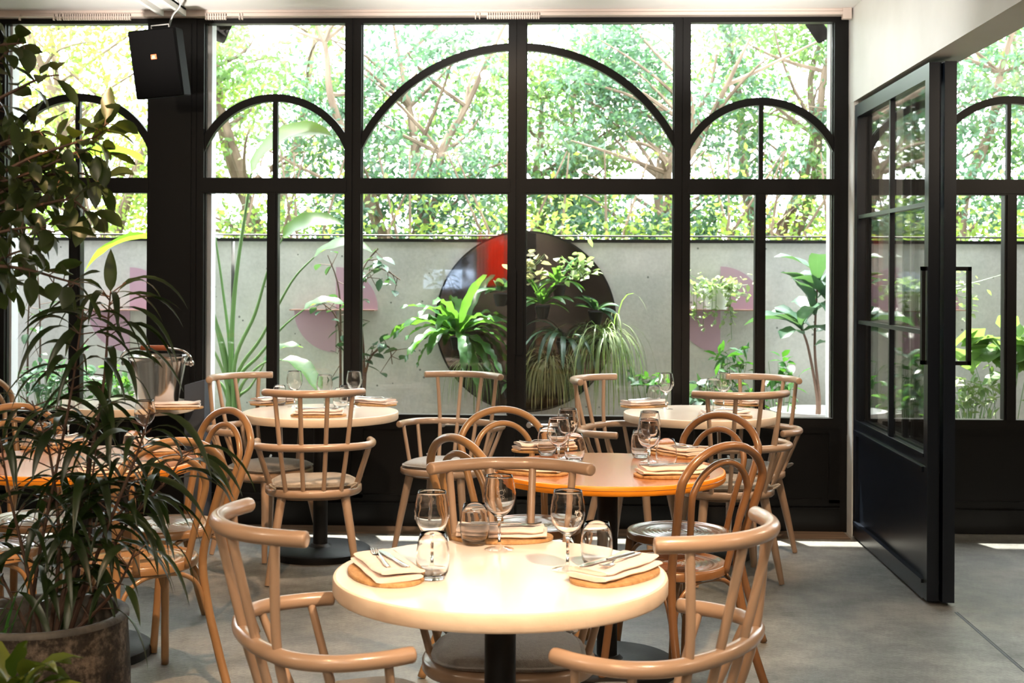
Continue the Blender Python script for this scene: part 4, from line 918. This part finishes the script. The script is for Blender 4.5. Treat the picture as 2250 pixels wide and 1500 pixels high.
for P in ST:
    n = len(P); ms.tube(P, [.0060 - .0044 * i / (n - 1) for i in range(n)], 7)
    k = int(sum((a - b).length for a, b in zip(P, P[1:])) * 50)
    for j in range(k):
        u = .30 + .70 * (j + rnd.random()) / k; i = min(n - 1, int(u * (n - 1))); q = P[i]; a = rnd.uniform(0, 2 * PI) if rnd.random() < .4 else rnd.choice((0, PI)) + rnd.gauss(0, .7)
        el = rnd.uniform(.1, .9); d = V((math.cos(a) * math.cos(el), math.sin(a) * math.cos(el), math.sin(el)))
        s0 = q + d * rnd.uniform(.015, .05); ms.tube([q, s0], .0016, 4)
        ml.leaf(s0, d, rnd.uniform(.13, .235), rnd.uniform(.018, .029), rnd.uniform(1.5, 3.0), .30, 8, lanc, rnd.uniform(-.7, .7), twist=rnd.uniform(-.5, .5))
ml.leaf(ST[0][-1], V((.0, 0, 1)), .105, .032, .1, .3, 7, None, .2)
ms.done('stems', 'stem', pt); ml.done('leaves', 'l_dark', pt, 60)
m = MB()
for k in range(14):
    a = rnd.uniform(0, 2 * PI); q = V((-.12 + rnd.gauss(0, .02), rnd.gauss(-.03, .02), pz - .09)); m.leaf(q, V((rnd.gauss(0, .35), rnd.gauss(0, .3), 1)), rnd.uniform(.13, .2), .011, rnd.uniform(.1, 1), .3, 6, strap)
m.done('strap_leaves', 'l_fern', pt, 60)
# broad-leafed fig tree entering from the left
ft = tag(empty('indoor_fig_tree', (-1.95, 3.45, 0)), 'indoor fig tree with oval olive leaves reaching in from the upper left', 'plant'); o0 = V((-1.95, 3.45, 0))
rnd = random.Random(5); ms = MB(); ml = MB()
ms.tube(spline([(0, 0, 0), (.03, 0, .6), (.0, -.02, 1.2), (.05, 0, 1.8), (.02, 0, 2.35)], 6), [.024 - .016 * i / 24 for i in range(25)], 10)
def twig(pts, dY, dens=1.0, fan=1.0):
    P = spline([o0 * 0 + (atY(x, y, o0.y - .35 + dY * (i / (len(pts) - 1))) - o0) for i, (x, y) in enumerate(pts)], 6); n = len(P)
    ms.tube(P, [.0055 - .0038 * i / (n - 1) for i in range(n)], 6)
    Ln = sum((a - b).length for a, b in zip(P, P[1:]))
    for j in range(int(Ln * 62 * dens)):
        i = min(n - 1, int((.08 + .92 * (j + .5) / (Ln * 62 * dens)) * n)); q = P[i]; a = j * 2.4 + rnd.uniform(-.4, .4); ax = (P[min(i + 1, n - 1)] - P[max(i - 1, 0)]).normalized()
        s_ = ax.cross(V((0, 0, 1))).normalized(); d = (ax * rnd.uniform(.3, 1) + (s_ * math.cos(a) + ax.cross(s_) * math.sin(a)) * fan + V((0, 0, -.1))); s0 = q + d.normalized() * .018
        ms.tube([q, s0], .0013, 4)
        ml.leaf(s0, d, rnd.uniform(.050, .088), rnd.uniform(.026, .042), rnd.uniform(.3, 1.1), .28, 6, lambda t: math.sin(PI * min(1, t ** .9)) ** .75, rnd.uniform(-1, 1), ruf=.002, rk=1)
for pts, dY, dn in (([(-160, 330), (-40, 240), (40, 195), (95, 170), (130, 165)], -.1, .45), ([(-150, 180), (-60, 120), (0, 100), (50, 95)], 0, .8), ([(-160, 260), (-60, 180), (0, 130), (20, 110)], 0, .7),
                    ([(-160, 420), (-40, 400), (60, 350), (150, 318), (210, 300), (235, 270)], -.1, 1.0), ([(-160, 440), (0, 400), (90, 370), (180, 330), (225, 335)], -.05, 1.0), ([(-160, 470), (-20, 430), (80, 390), (170, 380), (225, 400)], .05, .9),
                    ([(-160, 350), (-40, 330), (40, 300), (90, 285)], .0, 1.2), ([(-160, 520), (-20, 480), (90, 450), (160, 440), (200, 480)], .0, 1.2), ([(-160, 560), (-40, 520), (60, 500), (120, 510)], -.1, 1.2), ([(-160, 430), (-60, 350), (0, 320), (60, 310)], .1, 1.3),
                    ([(-160, 500), (-30, 460), (60, 420), (130, 410)], .1, 1.3), ([(-160, 600), (-40, 585), (50, 590), (130, 612), (175, 625)], -.1, .9), ([(-160, 640), (-60, 600), (20, 560), (70, 545)], .0, 1.0), ([(-160, 380), (-80, 300), (-20, 250), (10, 230)], 0, .8), ([(-160, 480), (-60, 470), (10, 470), (60, 480)], .12, 1.3),
                    ([(-160, 700), (-60, 650), (0, 620), (40, 625)], .1, 1.0)):
    twig(pts, dY, dn)
ms.done('branches', 'stem', ft); ml.done('leaves', 'l_fig', ft, 60)
m = MB(); m.lathe([(.15, 0), (.19, .34), (.17, .34), (.165, .28), (0, .28)], 40, cap0=True); m.done('pot', 'pot', ft)
# variegated plant in the near left corner
vt0 = V((-1.07, 2.52, 0)); vt = tag(empty('variegated_plant', vt0), 'small glossy plant with yellow green variegated leaves in the bottom left corner', 'plant')
m = MB(); m.lathe([(.09, 0), (.11, .5), (.095, .5), (.09, .47), (0, .47)], 32, cap0=True); m.done('pot', 'pot', vt)
rnd = random.Random(3); m = MB(); ms = MB()
for k in range(46):
    a = rnd.uniform(0, 2 * PI); e = rnd.uniform(.2, 1.2); d = V((math.cos(a) * math.cos(e), math.sin(a) * math.cos(e), math.sin(e))); q = V((d.x * .05, d.y * .05, .56 + rnd.uniform(0, .14))); ms.tube([V((0, 0, .47)), q], .003, 4)
    m.leaf(q, d, rnd.uniform(.08, .14), rnd.uniform(.03, .05), rnd.uniform(.6, 1.6), .35, 7, None, rnd.uniform(-.5, .5), ruf=.003, rk=2)
m.done('leaves', 'l_varieg', vt, 60); ms.done('stems', 'greenstem', vt)
# things only met in the mirror: a red wall hanging and a parked van beyond the back opening
m = MB(); P = [(-1.30 + .40 * i / 46, -3.95 + .02 * math.sin(i * 1.1)) for i in range(47)]; k = len(P)
for dy in (0, -.006):
    for x, y in P: m.v += [V((x, y + dy, 1.30)), V((x, y + dy, 2.08))]
for i in range(46): m.quad(2 * i, 2 * i + 2, 2 * i + 3, 2 * i + 1); m.quad(2 * k + 2 * i + 1, 2 * k + 2 * i + 3, 2 * k + 2 * i + 2, 2 * k + 2 * i)
hg = tag(m.done('red_wall_hanging', 'red', smooth=60), 'red cloth hanging on the back wall, seen reflected in the round mirror', 'hanging')
vn = tag(empty('parked_van', (-2.6, -6.6, 0)), 'pale blue and white van outside, glimpsed in the round mirror', 'van')
m = MB(); m.prism([(-2.2, -.85), (2.1, -.85), (2.3, -.6), (2.3, .6), (2.1, .85), (-2.2, .85)], .35, 1.55, .06); m.prism([(-2.1, -.8), (1.2, -.8), (1.2, .8), (-2.1, .8)], 1.5, 2.2, .10); m.done('body', 'vanpaint', vn, 30)
m = MB(); m.box((-.2, .79, 1.55), (1.05, .83, 2.0)); m.box((-1.9, .79, 1.55), (-.4, .83, 2.0)); m.done('windows', 'boxgrey', vn, 0)
for x in (-1.5, 1.4):
    for y in (-.82, .82): m = MB(); m.tube([(x, y - .1, .34), (x, y + .1, .34)], .34, 24); m.done('wheel', 'iron', vn, 40)
